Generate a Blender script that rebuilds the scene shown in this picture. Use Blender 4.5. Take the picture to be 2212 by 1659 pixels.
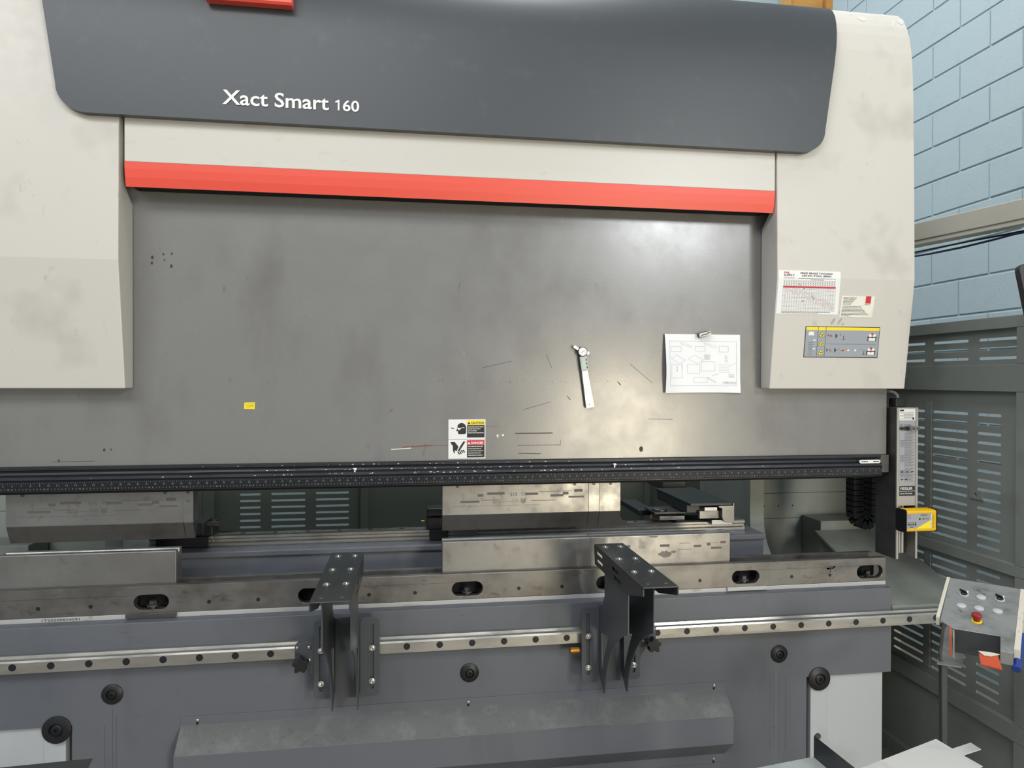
import bpy, bmesh, math, random
from mathutils import Vector, Matrix
from mathutils.geometry import tessellate_polygon

for o in list(bpy.data.objects):
    bpy.data.objects.remove(o, do_unlink=True)
SC = bpy.context.scene
COL = SC.collection
random.seed(7)

# ------------------------------------------------------------------ camera
F = 1475.0
YAW, PIT, ROL = (math.radians(a) for a in (8.438, -0.453, 0.156))
CP = Vector((0.0, 0.0, 1.62))
_f = Vector((math.sin(YAW)*math.cos(PIT), math.cos(YAW)*math.cos(PIT), math.sin(PIT)))
_r = Vector((math.cos(YAW), -math.sin(YAW), 0.0))
_u = _r.cross(_f)
CR = math.cos(ROL)*_r + math.sin(ROL)*_u
CU = -math.sin(ROL)*_r + math.cos(ROL)*_u
cam = bpy.data.cameras.new('camera')
cam.sensor_width = 36.0
cam.lens = F/2212.0*36.0
cam.clip_start = 0.05
camo = bpy.data.objects.new('camera', cam)
COL.objects.link(camo)
_m = Matrix((CR, CU, -_f)).transposed().to_4x4()
_m.translation = CP
camo.matrix_world = _m
SC.camera = camo

# ------------------------------------------------------------------ world and lights
W = bpy.data.worlds.new('workshop_air')
SC.world = W
W.use_nodes = True
bg = W.node_tree.nodes['Background']
bg.inputs[0].default_value = (0.86, 0.94, 1.0, 1)
bg.inputs[1].default_value = 0.46

def area(name, loc, target, sx, sy, power, col=(1, 1, 1), spread=180):
    l = bpy.data.lights.new(name, 'AREA')
    l.shape = 'RECTANGLE'
    l.size, l.size_y, l.energy, l.color = sx, sy, power, col
    l.spread = math.radians(spread)
    o = bpy.data.objects.new(name, l)
    COL.objects.link(o)
    o.location = loc
    o.rotation_euler = (Vector(target)-Vector(loc)).to_track_quat('-Z', 'Y').to_euler()
    return o

area('overhead_light', (-2.2, -2.6, 5.2), (-0.8, 2.3, 1.5), 5.0, 1.5, 190, (0.97, 0.99, 1.0))
area('overhead_light', (0.6, 3.35, 5.6), (0.7, 3.35, 0.0), 4.6, 0.8, 210, (0.97, 0.99, 1.0))  # added fill above the rear, brightens the rear guard and wall; no known lamp
area('high_window', (3.8, -5.0, 4.2), (3.0, 2.0, 3.0), 1.3, 1.2, 160, (0.95, 0.98, 1.0))
area('open_door_daylight', (3.05, -5.0, 0.85), (2.0, 2.3, 1.2), 1.5, 1.6, 150, (1.0, 0.88, 0.64))
sp = bpy.data.lights.new('sun_patch', 'SPOT')
sp.energy = 5500
sp.color = (1.0, 0.94, 0.82)
sp.spot_size = math.radians(26)
sp.spot_blend = 0.15
sp.shadow_soft_size = 0.1
spo = bpy.data.objects.new('sun_patch', sp)
COL.objects.link(spo)
spo.location = (3.6, -5.0, 5.6)
spo.rotation_euler = (Vector((3.15, -1.7, 0.0))-Vector(spo.location)).to_track_quat('-Z', 'Y').to_euler()
SC.cycles.use_adaptive_sampling = True
SC.cycles.adaptive_threshold = 0.03
SC.cycles.caustics_reflective = False
SC.cycles.caustics_refractive = False
SC.cycles.max_bounces = 6
SC.cycles.diffuse_bounces = 3
SC.cycles.glossy_bounces = 3
SC.cycles.sample_clamp_indirect = 4.0

SC.view_settings.view_transform = 'Standard'
SC.view_settings.look = 'None'
SC.view_settings.gamma = 1.0
SC.view_settings.use_curve_mapping = False
SC.view_settings.exposure = 0.0

# ------------------------------------------------------------------ helpers
def ray(u, v):
    return CR*((u-1106)/F) + CU*((829.5-v)/F) + _f
def atY(u, v, Y):
    d = ray(u, v); return CP + d*(Y/d.y)
def atX(u, v, X):
    d = ray(u, v); return CP + d*(X/d.x)
def atZ(u, v, Z):
    d = ray(u, v); return CP + d*((Z-CP.z)/d.z)
def atP(u, v, p, n):
    d = ray(u, v); return CP + d*(n.dot(p-CP)/n.dot(d))

def lin(c):
    r = []
    for x in c:
        x = x/255.0
        r.append(x/12.92 if x <= 0.04045 else ((x+0.055)/1.055)**2.4)
    return (*r, 1.0)

MATS = {}
def mat(name, col, rough=0.5, metal=0.0, bump=None, dirt=None, rvar=None, streak=None, spec=0.5, var=0.0, coat=0.0):
    """bump=(scale,strength); dirt=[(colour,scale,lo,hi,amount,stretch)]; rvar=(scale,lo,hi)"""
    m = bpy.data.materials.new(name)
    m.use_nodes = True
    nt = m.node_tree
    N, L = nt.nodes, nt.links
    b = N['Principled BSDF']
    b.inputs['Roughness'].default_value = rough
    b.inputs['Metallic'].default_value = metal
    b.inputs['Specular IOR Level'].default_value = spec
    b.inputs['Coat Weight'].default_value = coat
    b.inputs['Base Color'].default_value = lin(col)
    tc = N.new('ShaderNodeTexCoord')
    src = None
    def noise(scale, stretch=(1, 1, 1), detail=3.0, rough_=0.6):
        mp = N.new('ShaderNodeMapping')
        mp.inputs['Scale'].default_value = stretch
        L.new(tc.outputs['Object'], mp.inputs[0])
        n = N.new('ShaderNodeTexNoise')
        n.inputs['Scale'].default_value = scale
        n.inputs['Detail'].default_value = detail
        n.inputs['Roughness'].default_value = rough_
        L.new(mp.outputs[0], n.inputs['Vector'])
        return n.outputs['Fac']
    def ramp(fac, lo, hi, a=0.0, c=1.0):
        r = N.new('ShaderNodeMapRange')
        r.inputs['From Min'].default_value = lo
        r.inputs['From Max'].default_value = hi
        r.inputs['To Min'].default_value = a
        r.inputs['To Max'].default_value = c
        L.new(fac, r.inputs['Value'])
        return r.outputs[0]
    cur = None
    if dirt:
        for d in dirt:
            c2, sc, lo, hi, amt = d[:5]
            st = d[5] if len(d) > 5 else (1, 1, 1)
            mx = N.new('ShaderNodeMix')
            mx.data_type = 'RGBA'
            if cur is None:
                mx.inputs['A'].default_value = lin(col)
            else:
                L.new(cur, mx.inputs['A'])
            mx.inputs['B'].default_value = lin(c2)
            L.new(ramp(noise(sc, st), lo, hi, 0.0, amt), mx.inputs['Factor'])
            cur = mx.outputs['Result']
        L.new(cur, b.inputs['Base Color'])
    if rvar:
        L.new(ramp(noise(rvar[0], rvar[3] if len(rvar) > 3 else (1, 1, 1)), 0.3, 0.7, rvar[1], rvar[2]), b.inputs['Roughness'])
    if bump:
        bp = N.new('ShaderNodeBump')
        bp.inputs['Strength'].default_value = bump[1]
        bp.inputs['Distance'].default_value = bump[2] if len(bump) > 2 else 0.0004
        L.new(noise(bump[0], detail=2.0), bp.inputs['Height'])
        L.new(bp.outputs[0], b.inputs['Normal'])
    MATS[name] = m
    return m

WLOC = {}
def reg(o, p):
    WLOC[o.name] = Vector(p)

def tag(o, label=None, cat=None, group=None, kind=None):
    if label: o['label'] = label
    if cat: o['category'] = cat
    if group: o['group'] = group
    if kind: o['kind'] = kind
    return o

def thing(name, label, cat, loc, group=None):
    o = bpy.data.objects.new(name, None)
    COL.objects.link(o)
    o.location = loc
    o.empty_display_size = 0.05
    reg(o, loc)
    return tag(o, label, cat, group)

class MB:
    def __init__(s):
        s.v, s.f = [], []
    def add(s, vs, fs):
        k = len(s.v)
        s.v += [Vector(p) for p in vs]
        s.f += [tuple(i+k for i in f) for f in fs]
        return s
    def box(s, x0, x1, y0, y1, z0, z1):
        vs = [(x, y, z) for x in (x0, x1) for y in (y0, y1) for z in (z0, z1)]
        return s.add(vs, [(0, 1, 3, 2), (4, 6, 7, 5), (0, 4, 5, 1), (2, 3, 7, 6), (0, 2, 6, 4), (1, 5, 7, 3)])
    def prism(s, poly, fa, fb, holes=()):
        """poly in 2D; fa, fb map (a,b) to the two end faces"""
        loops = [list(poly)] + [list(h) for h in holes]
        flat = [p for l in loops for p in l]
        n = len(flat)
        tri = tessellate_polygon([[Vector((p[0], p[1], 0)) for p in l] for l in loops])
        vs = [fa(*p) for p in flat] + [fb(*p) for p in flat]
        fs = [tuple(t) for t in tri] + [tuple(i+n for i in reversed(t)) for t in tri]
        k = 0
        for l in loops:
            m = len(l)
            for i in range(m):
                a, b = k+i, k+(i+1) % m
                fs.append((a, b, b+n, a+n))
            k += m
        return s.add(vs, fs)
    def px(s, poly, x0, x1, holes=()):
        return s.prism(poly, lambda a, b: (x0, a, b), lambda a, b: (x1, a, b), holes)
    def py(s, poly, y0, y1, holes=()):
        return s.prism(poly, lambda a, b: (a, y0, b), lambda a, b: (a, y1, b), holes)
    def pz(s, poly, z0, z1, holes=()):
        return s.prism(poly, lambda a, b: (a, b, z0), lambda a, b: (a, b, z1), holes)
    def lathe(s, c, axis, prof, n=20):
        """prof: list of (t along axis, radius)"""
        c = Vector(c); ax = Vector(axis).normalized()
        e1 = ax.orthogonal().normalized(); e2 = ax.cross(e1)
        vs, fs = [], []
        for t, r in prof:
            for i in range(n):
                a = 2*math.pi*i/n
                vs.append(c + ax*t + (e1*math.cos(a)+e2*math.sin(a))*max(r, 1e-5))
        for j in range(len(prof)-1):
            for i in range(n):
                k = (i+1) % n
                fs.append((j*n+i, j*n+k, (j+1)*n+k, (j+1)*n+i))
        fs.append(tuple(reversed(range(n))))
        fs.append(tuple(range((len(prof)-1)*n, len(prof)*n)))
        return s.add(vs, fs)
    def cyl(s, c, axis, r, h, n=20):
        return s.lathe(c, axis, [(0, r), (h, r)], n)
    def tube(s, pts, r, n=10):
        pts = [Vector(p) for p in pts]
        vs, fs = [], []
        ref = None
        for i, p in enumerate(pts):
            d = (pts[min(i+1, len(pts)-1)]-pts[max(i-1, 0)]).normalized()
            if ref is None: ref = d.orthogonal()
            e1 = (ref - d*ref.dot(d)).normalized(); e2 = d.cross(e1); ref = e1
            for k in range(n):
                a = 2*math.pi*k/n
                vs.append(p + (e1*math.cos(a)+e2*math.sin(a))*r)
        for i in range(len(pts)-1):
            for k in range(n):
                q = (k+1) % n
                fs.append((i*n+k, i*n+q, (i+1)*n+q, (i+1)*n+k))
        fs.append(tuple(reversed(range(n)))); fs.append(tuple(range((len(pts)-1)*n, len(pts)*n)))
        return s.add(vs, fs)
    def quad(s, a, b, c, d):
        return s.add([a, b, c, d], [(0, 1, 2, 3)])
    def build(s, name, m, parent=None, bevel=0.0, smooth=False, label=None, cat=None, group=None, kind=None, seg=2):
        me = bpy.data.meshes.new(name)
        if parent is not None:
            loc = WLOC[parent.name]
        else:
            xs = [p.x for p in s.v]; ys = [p.y for p in s.v]; zs = [p.z for p in s.v]
            loc = Vector(((min(xs)+max(xs))/2, (min(ys)+max(ys))/2, min(zs)))
        me.from_pydata([tuple(p-loc) for p in s.v], [], s.f)
        bm = bmesh.new(); bm.from_mesh(me)
        bmesh.ops.recalc_face_normals(bm, faces=bm.faces)
        bm.to_mesh(me); bm.free()
        me.materials.append(MATS[m] if isinstance(m, str) else m)
        if smooth:
            for p in me.polygons: p.use_smooth = True
        o = bpy.data.objects.new(name, me)
        COL.objects.link(o)
        if parent is not None:
            o.parent = parent
        else:
            o.location = loc
        reg(o, loc)
        if smooth:
            md = o.modifiers.new('edge', 'EDGE_SPLIT'); md.split_angle = math.radians(40)
        if bevel:
            md = o.modifiers.new('bevel', 'BEVEL'); md.width = bevel; md.segments = seg
            md.limit_method = 'ANGLE'; md.angle_limit = math.radians(35)
        return tag(o, label, cat, group, kind)

def dup(o, off, parent=None):
    c = o.copy()
    COL.objects.link(c)
    c.location = o.location + Vector(off)
    if parent is not None: c.parent = parent
    reg(c, WLOC[o.name] + Vector(off))
    return c

def oval(cx, cy, w, h, n=6):
    """stadium, long side horizontal when w>h"""
    pts = []
    if w >= h:
        r = h/2; k = w/2-r
        for i in range(n+1): a = -math.pi/2+math.pi*i/n; pts.append((cx+k+r*math.cos(a), cy+r*math.sin(a)))
        for i in range(n+1): a = math.pi/2+math.pi*i/n; pts.append((cx-k+r*math.cos(a), cy+r*math.sin(a)))
    else:
        r = w/2; k = h/2-r
        for i in range(n+1): a = math.pi*i/n; pts.append((cx+r*math.cos(a), cy+k+r*math.sin(a)))
        for i in range(n+1): a = math.pi+math.pi*i/n; pts.append((cx+r*math.cos(a), cy-k+r*math.sin(a)))
    return pts
def circle(cx, cy, r, n=16):
    return [(cx+r*math.cos(2*math.pi*i/n), cy+r*math.sin(2*math.pi*i/n)) for i in range(n)]
def rrect(x0, x1, y0, y1, r, n=4):
    pts = []
    for cx, cy, a0 in ((x1-r, y0+r, -90), (x1-r, y1-r, 0), (x0+r, y1-r, 90), (x0+r, y0+r, 180)):
        for i in range(n+1):
            a = math.radians(a0+90*i/n); pts.append((cx+r*math.cos(a), cy+r*math.sin(a)))
    return pts

_tc = {}
def textmesh(body, bold=0.0):
    k = (body, bold)
    if k not in _tc:
        c = bpy.data.curves.new('lettering', 'FONT')
        c.body = body; c.size = 1.0; c.offset = bold; c.resolution_u = 3
        o = bpy.data.objects.new('lettering', c)
        me = bpy.data.meshes.new_from_object(o)
        vs = [(v.co.x, v.co.y) for v in me.vertices]
        fs = [tuple(p.vertices) for p in me.polygons]
        bpy.data.objects.remove(o); bpy.data.curves.remove(c); bpy.data.meshes.remove(me)
        x0 = min(v[0] for v in vs); x1 = max(v[0] for v in vs)
        _tc[k] = ([(x-x0, y) for x, y in vs], fs, x1-x0)
    return _tc[k]
def put_text(mb, body, x, y, h, fn, bold=0.0, width=None, align='l'):
    """baseline (x,y), capital height h, fn maps 2D to 3D"""
    vs, fs, w = textmesh(body, bold)
    sy = h/0.69
    sx = sy if width is None else width/w
    if align == 'c': x -= w*sx/2
    mb.add([fn(x+a*sx, y+b*sy) for a, b in vs], fs)
def rect(mb, x0, x1, y0, y1, fn):
    mb.quad(fn(x0, y0), fn(x1, y0), fn(x1, y1), fn(x0, y1))
def poly(mb, pts, fn):
    mb.add([fn(*p) for p in pts], [tuple(range(len(pts)))])
def line(mb, x0, y0, x1, y1, w, fn):
    d = Vector((x1-x0, y1-y0)); n = Vector((-d.y, d.x)).normalized()*w/2
    mb.quad(fn(x0+n.x, y0+n.y), fn(x0-n.x, y0-n.y), fn(x1-n.x, y1-n.y), fn(x1+n.x, y1+n.y))
def dashes(mb, x0, x1, y, h, fn, rnd):
    x = x0
    while x < x1:
        w = min(rnd.uniform(1.2, 4.0)*h, x1-x)
        rect(mb, x, x+w, y, y+h, fn); x += w+h*0.6

# ------------------------------------------------------------------ materials
SM = (60, 60, 55)
mat('cover_paint', (208, 204, 196), 0.42, bump=(420, 0.05), dirt=[((150, 146, 136), 3.5, 0.58, 0.8, 0.5), ((96, 92, 86), 22, 0.66, 0.8, 0.35, (1, 1, 0.6))], rvar=(30, 0.36, 0.5))
mat('panel_paint', (209, 206, 197), 0.36, bump=(420, 0.04), dirt=[((150, 146, 136), 9, 0.62, 0.8, 0.3, (1, 1, 3))])
mat('hood_paint', (66, 70, 74), 0.40, bump=(420, 0.06), dirt=[((92, 95, 98), 14, 0.6, 0.8, 0.3)])
mat('red_paint', (238, 88, 70), 0.4, bump=(420, 0.04))
mat('ram_paint', (126, 125, 123), 0.26, spec=1.0, bump=(260, 0.16), dirt=[((102, 98, 95), 4.5, 0.5, 0.75, 0.5, (1, 1, 0.5)), ((140, 132, 120), 11, 0.62, 0.8, 0.35, (1, 1, 0.4)), ((60, 56, 52), 26, 0.68, 0.8, 0.5, (1, 1, 0.35))], rvar=(9, 0.23, 0.30))
mat('bed_paint', (100, 103, 110), 0.45, bump=(420, 0.08), dirt=[((74, 76, 82), 6, 0.55, 0.8, 0.45, (1, 1, 0.4)), ((62, 60, 60), 30, 0.7, 0.82, 0.5, (0.3, 1, 1))], rvar=(20, 0.4, 0.55))
mat('side_paint', (184, 188, 192), 0.45, bump=(400, 0.05), dirt=[((150, 146, 132), 5, 0.58, 0.8, 0.4)])
mat('frame_paint', (150, 156, 150), 0.5, bump=(300, 0.1), dirt=[((110, 114, 108), 6, 0.5, 0.8, 0.4)])
mat('guard_paint', (138, 142, 137), 0.5, bump=(300, 0.06), dirt=[((86, 88, 84), 4, 0.52, 0.8, 0.5), ((60, 60, 56), 18, 0.68, 0.82, 0.4)])
mat('rear_paint', (118, 126, 118), 0.5, bump=(300, 0.05), dirt=[((92, 98, 92), 3, 0.5, 0.8, 0.4)])
mat('black_rail', (38, 40, 45), 0.35, metal=0.3, dirt=[((66, 68, 72), 30, 0.6, 0.8, 0.5, (0.15, 1, 1))], rvar=(40, 0.25, 0.5, (0.2, 1, 1)))
mat('finger_coat', (62, 66, 66), 0.38)
mat('black_plastic', (24, 25, 28), 0.42)
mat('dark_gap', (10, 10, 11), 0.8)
mat('steel_tool', (150, 149, 147), 0.33, metal=0.8, dirt=[((128, 122, 114), 7, 0.42, 0.7, 0.65), ((92, 84, 76), 26, 0.6, 0.78, 0.55)], rvar=(14, 0.26, 0.5), bump=(60, 0.05))
mat('steel_ground', (132, 130, 127), 0.35, metal=0.8, dirt=[((106, 100, 92), 9, 0.45, 0.72, 0.7), ((76, 68, 60), 34, 0.6, 0.76, 0.6, (0.5, 1, 1))], rvar=(18, 0.26, 0.52, (0.5, 1, 1)))
mat('steel_dark', (104, 103, 102), 0.42, metal=0.75, dirt=[((74, 72, 70), 9, 0.45, 0.7, 0.7)])
mat('steel_tip_shade', (112, 110, 108), 0.36, metal=0.8, dirt=[((84, 82, 80), 9, 0.45, 0.7, 0.6)])  # tool steel darkened to paint shade on the punch bevels
mat('steel_rail', (196, 193, 186), 0.24, metal=0.9, dirt=[((140, 136, 128), 14, 0.5, 0.75, 0.6, (0.3, 1, 1))], rvar=(30, 0.18, 0.34, (0.2, 1, 1)))
mat('bright_steel', (214, 212, 208), 0.2, metal=0.95)
mat('white_strip', (190, 190, 189), 0.4, metal=0.15, dirt=[((120, 108, 92), 26, 0.6, 0.78, 0.7, (0.4, 1, 1)), ((46, 44, 42), 60, 0.68, 0.8, 0.8)])
mat('arm_sheet', (78, 80, 80), 0.42, metal=0.55, dirt=[((56, 57, 58), 8, 0.45, 0.75, 0.6), ((110, 108, 102), 40, 0.66, 0.8, 0.4)])
mat('arm_paint', (80, 83, 88), 0.46, metal=0.1, bump=(300, 0.06), dirt=[((66, 68, 72), 8, 0.5, 0.8, 0.5)])
mat('block_paint', (166, 182, 187), 0.6, bump=(85, 1.0, 0.0016), dirt=[((152, 168, 173), 9, 0.55, 0.85, 0.4), ((84, 98, 104), 120, 0.66, 0.72, 0.5)])
mat('mortar_paint', (160, 178, 184), 0.7, bump=(200, 0.6))
mat('floor_concrete', (150, 146, 138), 0.55, bump=(50, 0.3), dirt=[((92, 88, 82), 2.5, 0.45, 0.75, 0.6), ((60, 58, 54), 12, 0.6, 0.8, 0.5)])
mat('ceiling_deck', (120, 122, 124), 0.7)
mat('yellow_paint', (245, 196, 24), 0.32, metal=0.15)
mat('yellow_print', (250, 226, 40), 0.5)
mat('white_print', (240, 240, 238), 0.5)
mat('paper', (245, 246, 248), 0.6)
mat('card', (236, 234, 222), 0.5, dirt=[((205, 202, 188), 30, 0.5, 0.8, 0.5)])
mat('grey_print', (158, 164, 172), 0.5)
mat('light_print', (190, 192, 196), 0.5)
mat('silver_print', (172, 174, 178), 0.35, metal=0.4)
mat('scale_print', (118, 120, 124), 0.5)
mat('black_print', (26, 26, 28), 0.5)
mat('faint_print', (186, 188, 194), 0.6)
mat('pink_print', (214, 170, 172), 0.6)
mat('red_print', (206, 40, 56), 0.5)
mat('etched', (104, 98, 94), 0.55, metal=0.4)
mat('anodised', (196, 192, 184), 0.32, metal=0.7)
mat('scuffed_sheet', (150, 152, 150), 0.42, metal=0.35, dirt=[((104, 106, 105), 16, 0.48, 0.72, 0.7), ((58, 58, 57), 60, 0.62, 0.75, 0.7, (1, 0.3, 1)), ((180, 182, 180), 34, 0.64, 0.8, 0.5)], rvar=(20, 0.34, 0.55))
mat('worn_white', (214, 208, 192), 0.55, dirt=[((70, 64, 56), 60, 0.62, 0.72, 0.8)])
mat('orange_paint', (198, 80, 42), 0.5)
mat('blue_plastic', (36, 62, 140), 0.4)
mat('galvanised', (206, 214, 210), 0.3, metal=0.35, dirt=[((160, 172, 168), 7, 0.45, 0.7, 0.6), ((226, 230, 228), 20, 0.55, 0.8, 0.5)], rvar=(16, 0.22, 0.42))
mat('stainless_blank', (226, 225, 220), 0.4, metal=0.1, dirt=[((188, 188, 180), 8, 0.5, 0.75, 0.6), ((140, 138, 130), 40, 0.66, 0.78, 0.4)])
mat('lcd', (176, 198, 180), 0.2)
mat('brass', (176, 132, 56), 0.35, metal=0.9)
mat('wood', (172, 128, 62), 0.7, bump=(60, 0.3), dirt=[((120, 84, 40), 12, 0.45, 0.75, 0.7, (0.2, 1, 1))])
mat('boom_paint', (176, 172, 160), 0.5, dirt=[((150, 146, 136), 3, 0.5, 0.8, 0.4)])
mat('cable_black', (30, 28, 30), 0.5)
mat('cable_blue', (30, 44, 90), 0.5)
mat('cable_grey', (150, 152, 148), 0.5)
mat('dusty_paint', (100, 102, 102), 0.7, dirt=[((126, 128, 127), 16, 0.5, 0.75, 0.6), ((84, 86, 86), 70, 0.55, 0.75, 0.6)])
mat('drip', (78, 81, 87), 0.5)
mat('rust', (112, 92, 86), 0.7)
mat('residue', (214, 211, 203), 0.5)
mat('chip_white', (232, 230, 222), 0.6)
mat('smudge', (62, 58, 54), 0.6)
mat('red_scratch', (140, 64, 60), 0.6)
mat('screen_glass', (150, 140, 132), 0.15)
mat('table_steel', (70, 72, 74), 0.5, metal=0.4)

# ------------------------------------------------------------------ room
floor = MB().box(-6.0, 3.25, -6.5, 5.2, -0.1, 0.0).build('floor', 'floor_concrete', kind='structure')
WX = 3.07
wr = MB().box(WX+0.006, WX+0.2, 1.2, 5.2, 0.0, 5.2).build('wall_right', 'mortar_paint', kind='structure')
ceil_ = MB().box(-6.0, 3.25, -6.5, 5.2, 6.0, 6.1).build('ceiling', 'ceiling_deck', kind='structure')
wb = MB()
wb.box(-6.0, WX+0.006, 5.0, 5.2, 0.0, 5.2)
wback = wb.build('wall_back', 'mortar_paint', kind='structure')
# concrete blocks: 0.406 x 0.203 modules, joints 9 mm
def block_mesh(axis):
    b = bmesh.new()
    bmesh.ops.create_cube(b, size=1.0)
    sx = (0.03, 0.397, 0.194) if axis == 'x' else (0.397, 0.03, 0.194)
    bmesh.ops.scale(b, vec=sx, verts=b.verts)
    bmesh.ops.bevel(b, geom=list(b.edges), offset=0.004, segments=1, affect='EDGES')
    me = bpy.data.meshes.new('block')
    b.to_mesh(me); b.free()
    me.materials.append(MATS['block_paint'])
    return me
bm_x, bm_y = block_mesh('x'), block_mesh('y')
rb = random.Random(3)
for k in range(-10, 11):
    zc = 3.406 + 0.2032*k - 0.1016
    if zc < 0.55 or zc > 4.6: continue
    off = 3.666 if k % 2 == 1 else 3.463
    for j in range(-6, 6):
        yc = off + 0.4064*j + 0.2032
        if yc < 1.75 or yc > 4.85: continue
        o = bpy.data.objects.new('block', bm_x); COL.objects.link(o); o.parent = wr
        o.location = Vector((WX+0.014+rb.uniform(-0.001, 0.001), yc, zc)) - WLOC[wr.name]
        reg(o, (WX, yc, zc))
for k in range(-9, 11):
    zc = 3.406 + 0.2032*k - 0.1016
    if not (zc > 3.55 or 0.9 < zc < 1.5) or zc > 4.7: continue
    for j in range(-8, 9):
        xc = 0.2 + 0.4064*j + (0.2032 if k % 2 else 0)
        if xc > WX-0.2 or xc < -2.4 or (zc > 3.5 and xc < 0.6): continue
        o = bpy.data.objects.new('block', bm_y); COL.objects.link(o); o.parent = wback
        o.location = Vector((xc, 5.008, zc)) - WLOC[wback.name]
        reg(o, (xc, 5.0, zc))

# ------------------------------------------------------------------ press brake
CX = 0.19
PB = thing('press_brake', 'large grey press brake with dark hood and red stripe across its front', 'press brake', (CX, 2.6, 0.0))
# front profile of the side covers (y, z)
CPROF = [(2.226, 1.587), (2.178, 1.97), (2.183, 2.3), (2.19, 2.62), (2.194, 2.70), (2.20, 2.775), (2.212, 2.84), (2.224, 2.878), (2.239, 2.907), (2.254, 2.93), (2.272, 2.949), (2.31, 2.969), (2.37, 2.98), (2.46, 2.985)]
def cov_y(z):
    for (y0, z0), (y1, z1) in zip(CPROF, CPROF[1:]):
        if z0 <= z <= z1: return y0+(y1-y0)*(z-z0)/(z1-z0)
    return CPROF[0][0]
for sgn in (1, -1):
    xa, xb = CX+sgn*1.049, CX+sgn*1.57
    back = [(2.9, 2.985), (2.9, 2.95), (2.46, 2.95), (2.40, 2.935), (2.34, 2.90), (2.30, 2.85), (2.27, 2.78), (2.25, 2.6), (2.235, 2.35), (2.228, 2.235), (2.236, 2.20), (2.255, 2.182), (2.286, 2.158), (2.286, 1.587)]
    MB().px(CPROF+back, xa, xb).build('side_cover', 'cover_paint', PB, bevel=0.003)
# dark frame behind the covers
MB().box(CX-1.56, CX+1.56, 2.38, 2.88, 2.25, 2.945).build('upper_frame', 'dark_gap', PB)
# ram plate
ram = MB().box(CX-1.549, CX+1.549, 2.29, 2.37, 1.344, 2.55).build('ram', 'ram_paint', PB, bevel=0.002)
# white panel + red lip
MB().px([(2.19, 2.2655), (2.19, 2.46), (2.285, 2.46), (2.285, 2.2655)], CX-1.036, CX+1.045).build('front_panel', 'panel_paint', PB, bevel=0.002)
MB().box(CX-1.03, CX+1.04, 2.2065, 2.284, 2.202, 2.2645).build('lip_gap_shade', 'dark_gap', PB)  # near-black filler painting the shade in the gap behind the red lip
MB().px([(2.19, 2.265), (2.191, 2.245), (2.194, 2.22), (2.201, 2.193), (2.2045, 2.1935), (2.1985, 2.22), (2.1955, 2.245), (2.195, 2.265)], CX-1.036, CX+1.045).build('red_stripe', 'red_paint', PB, label='red stripe along the bottom of the white panel')
# hood
HP = [(2.158, 2.393), (2.158, 2.398), (2.158, 2.41), (2.158, 2.43), (2.158, 2.46), (2.158, 2.6), (2.158, 2.7), (2.162, 2.76), (2.171, 2.81), (2.184, 2.852), (2.200, 2.887), (2.220, 2.914), (2.245, 2.937), (2.272, 2.953), (2.31, 2.974), (2.37, 2.985), (2.46, 2.99), (2.9, 2.992)]
def hood_hw(z, s):
    if z < 2.47:
        r = 0.085; t = min(1.0, (z-2.393)/0.077)
        return 1.125 + 0.085*math.sqrt(max(0.0, 1-(1-t)**2))
    return 1.21 + (s-0.077)*0.145
hv, hf = [], []
s_ = 0.0; NX = 24
prev = HP[0]
rows = []
for i, (y, z) in enumerate(HP):
    s_ += math.hypot(y-prev[0], z-prev[1]); prev = (y, z)
    rows.append((y, z, hood_hw(z, s_) if z < 2.47 else 1.21+(s_-0.077)*0.145))
fine = []
for k in range(13):
    th_ = math.radians(7.5*k)
    fine.append((2.158, 2.393+0.077*(1-math.cos(th_)), 1.125+0.085*math.sin(th_)))
rows = [(2.158, 2.47, 1.21)] + [r for r in rows if r[1] > 2.48]
fine.pop()
for (a, b) in zip(rows, rows[1:]):
    n = 3 if b[1] < 2.45 else 1
    for k in range(n):
        t = k/n; y = a[0]+(b[0]-a[0])*t; z = a[1]+(b[1]-a[1])*t
        w = hood_hw(z, 0) if z < 2.47 else a[2]+(b[2]-a[2])*t
        fine.append((y, z, w))
fine.append(rows[-1])
hm = MB()
n = len(fine)
vs = []
for layer in (0, 1):
    for i, (y, z, w) in enumerate(fine):
        y2, z2 = y, z
        if layer:
            p0 = fine[max(i-1, 0)]; p1 = fine[min(i+1, n-1)]
            d = Vector((p1[0]-p0[0], p1[1]-p0[1])).normalized()
            y2, z2 = y + d.y*0.024, z - d.x*0.024
            if i == 0: z2 = z
        for sx in (-1, 1): vs.append((CX+sx*w, y2, z2))
fs = []
for i in range(n-1):
    fs.append((2*i, 2*i+1, 2*i+3, 2*i+2))
    o_ = 2*n
    fs.append((o_+2*i, o_+2*i+2, o_+2*i+3, o_+2*i+1))
    fs.append((2*i, 2*i+2, o_+2*i+2, o_+2*i)); fs.append((2*i+1, o_+2*i+1, o_+2*i+3, 2*i+3))
fs.append((0, 2*n, 2*n+1, 1)); fs.append((2*n-2, 2*n-1, 4*n-1, 4*n-2))
hood = hm.add(vs, fs).build('hood', 'hood_paint', PB, smooth=True)
# red emblem plate on the hood
eb = MB()
eb.px([(2.128, 2.735), (2.122, 2.741), (2.122, 2.80), (2.14, 2.86), (2.175, 2.92), (2.215, 2.945), (2.17, 2.87), (2.156, 2.79), (2.154, 2.735)], -0.6, -0.353)
eb.box(-0.596, -0.357, 2.1545, 2.159, 2.737, 2.76)
eb.build('emblem_plate', 'red_paint', PB, label='red emblem plate on the dark hood')
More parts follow.
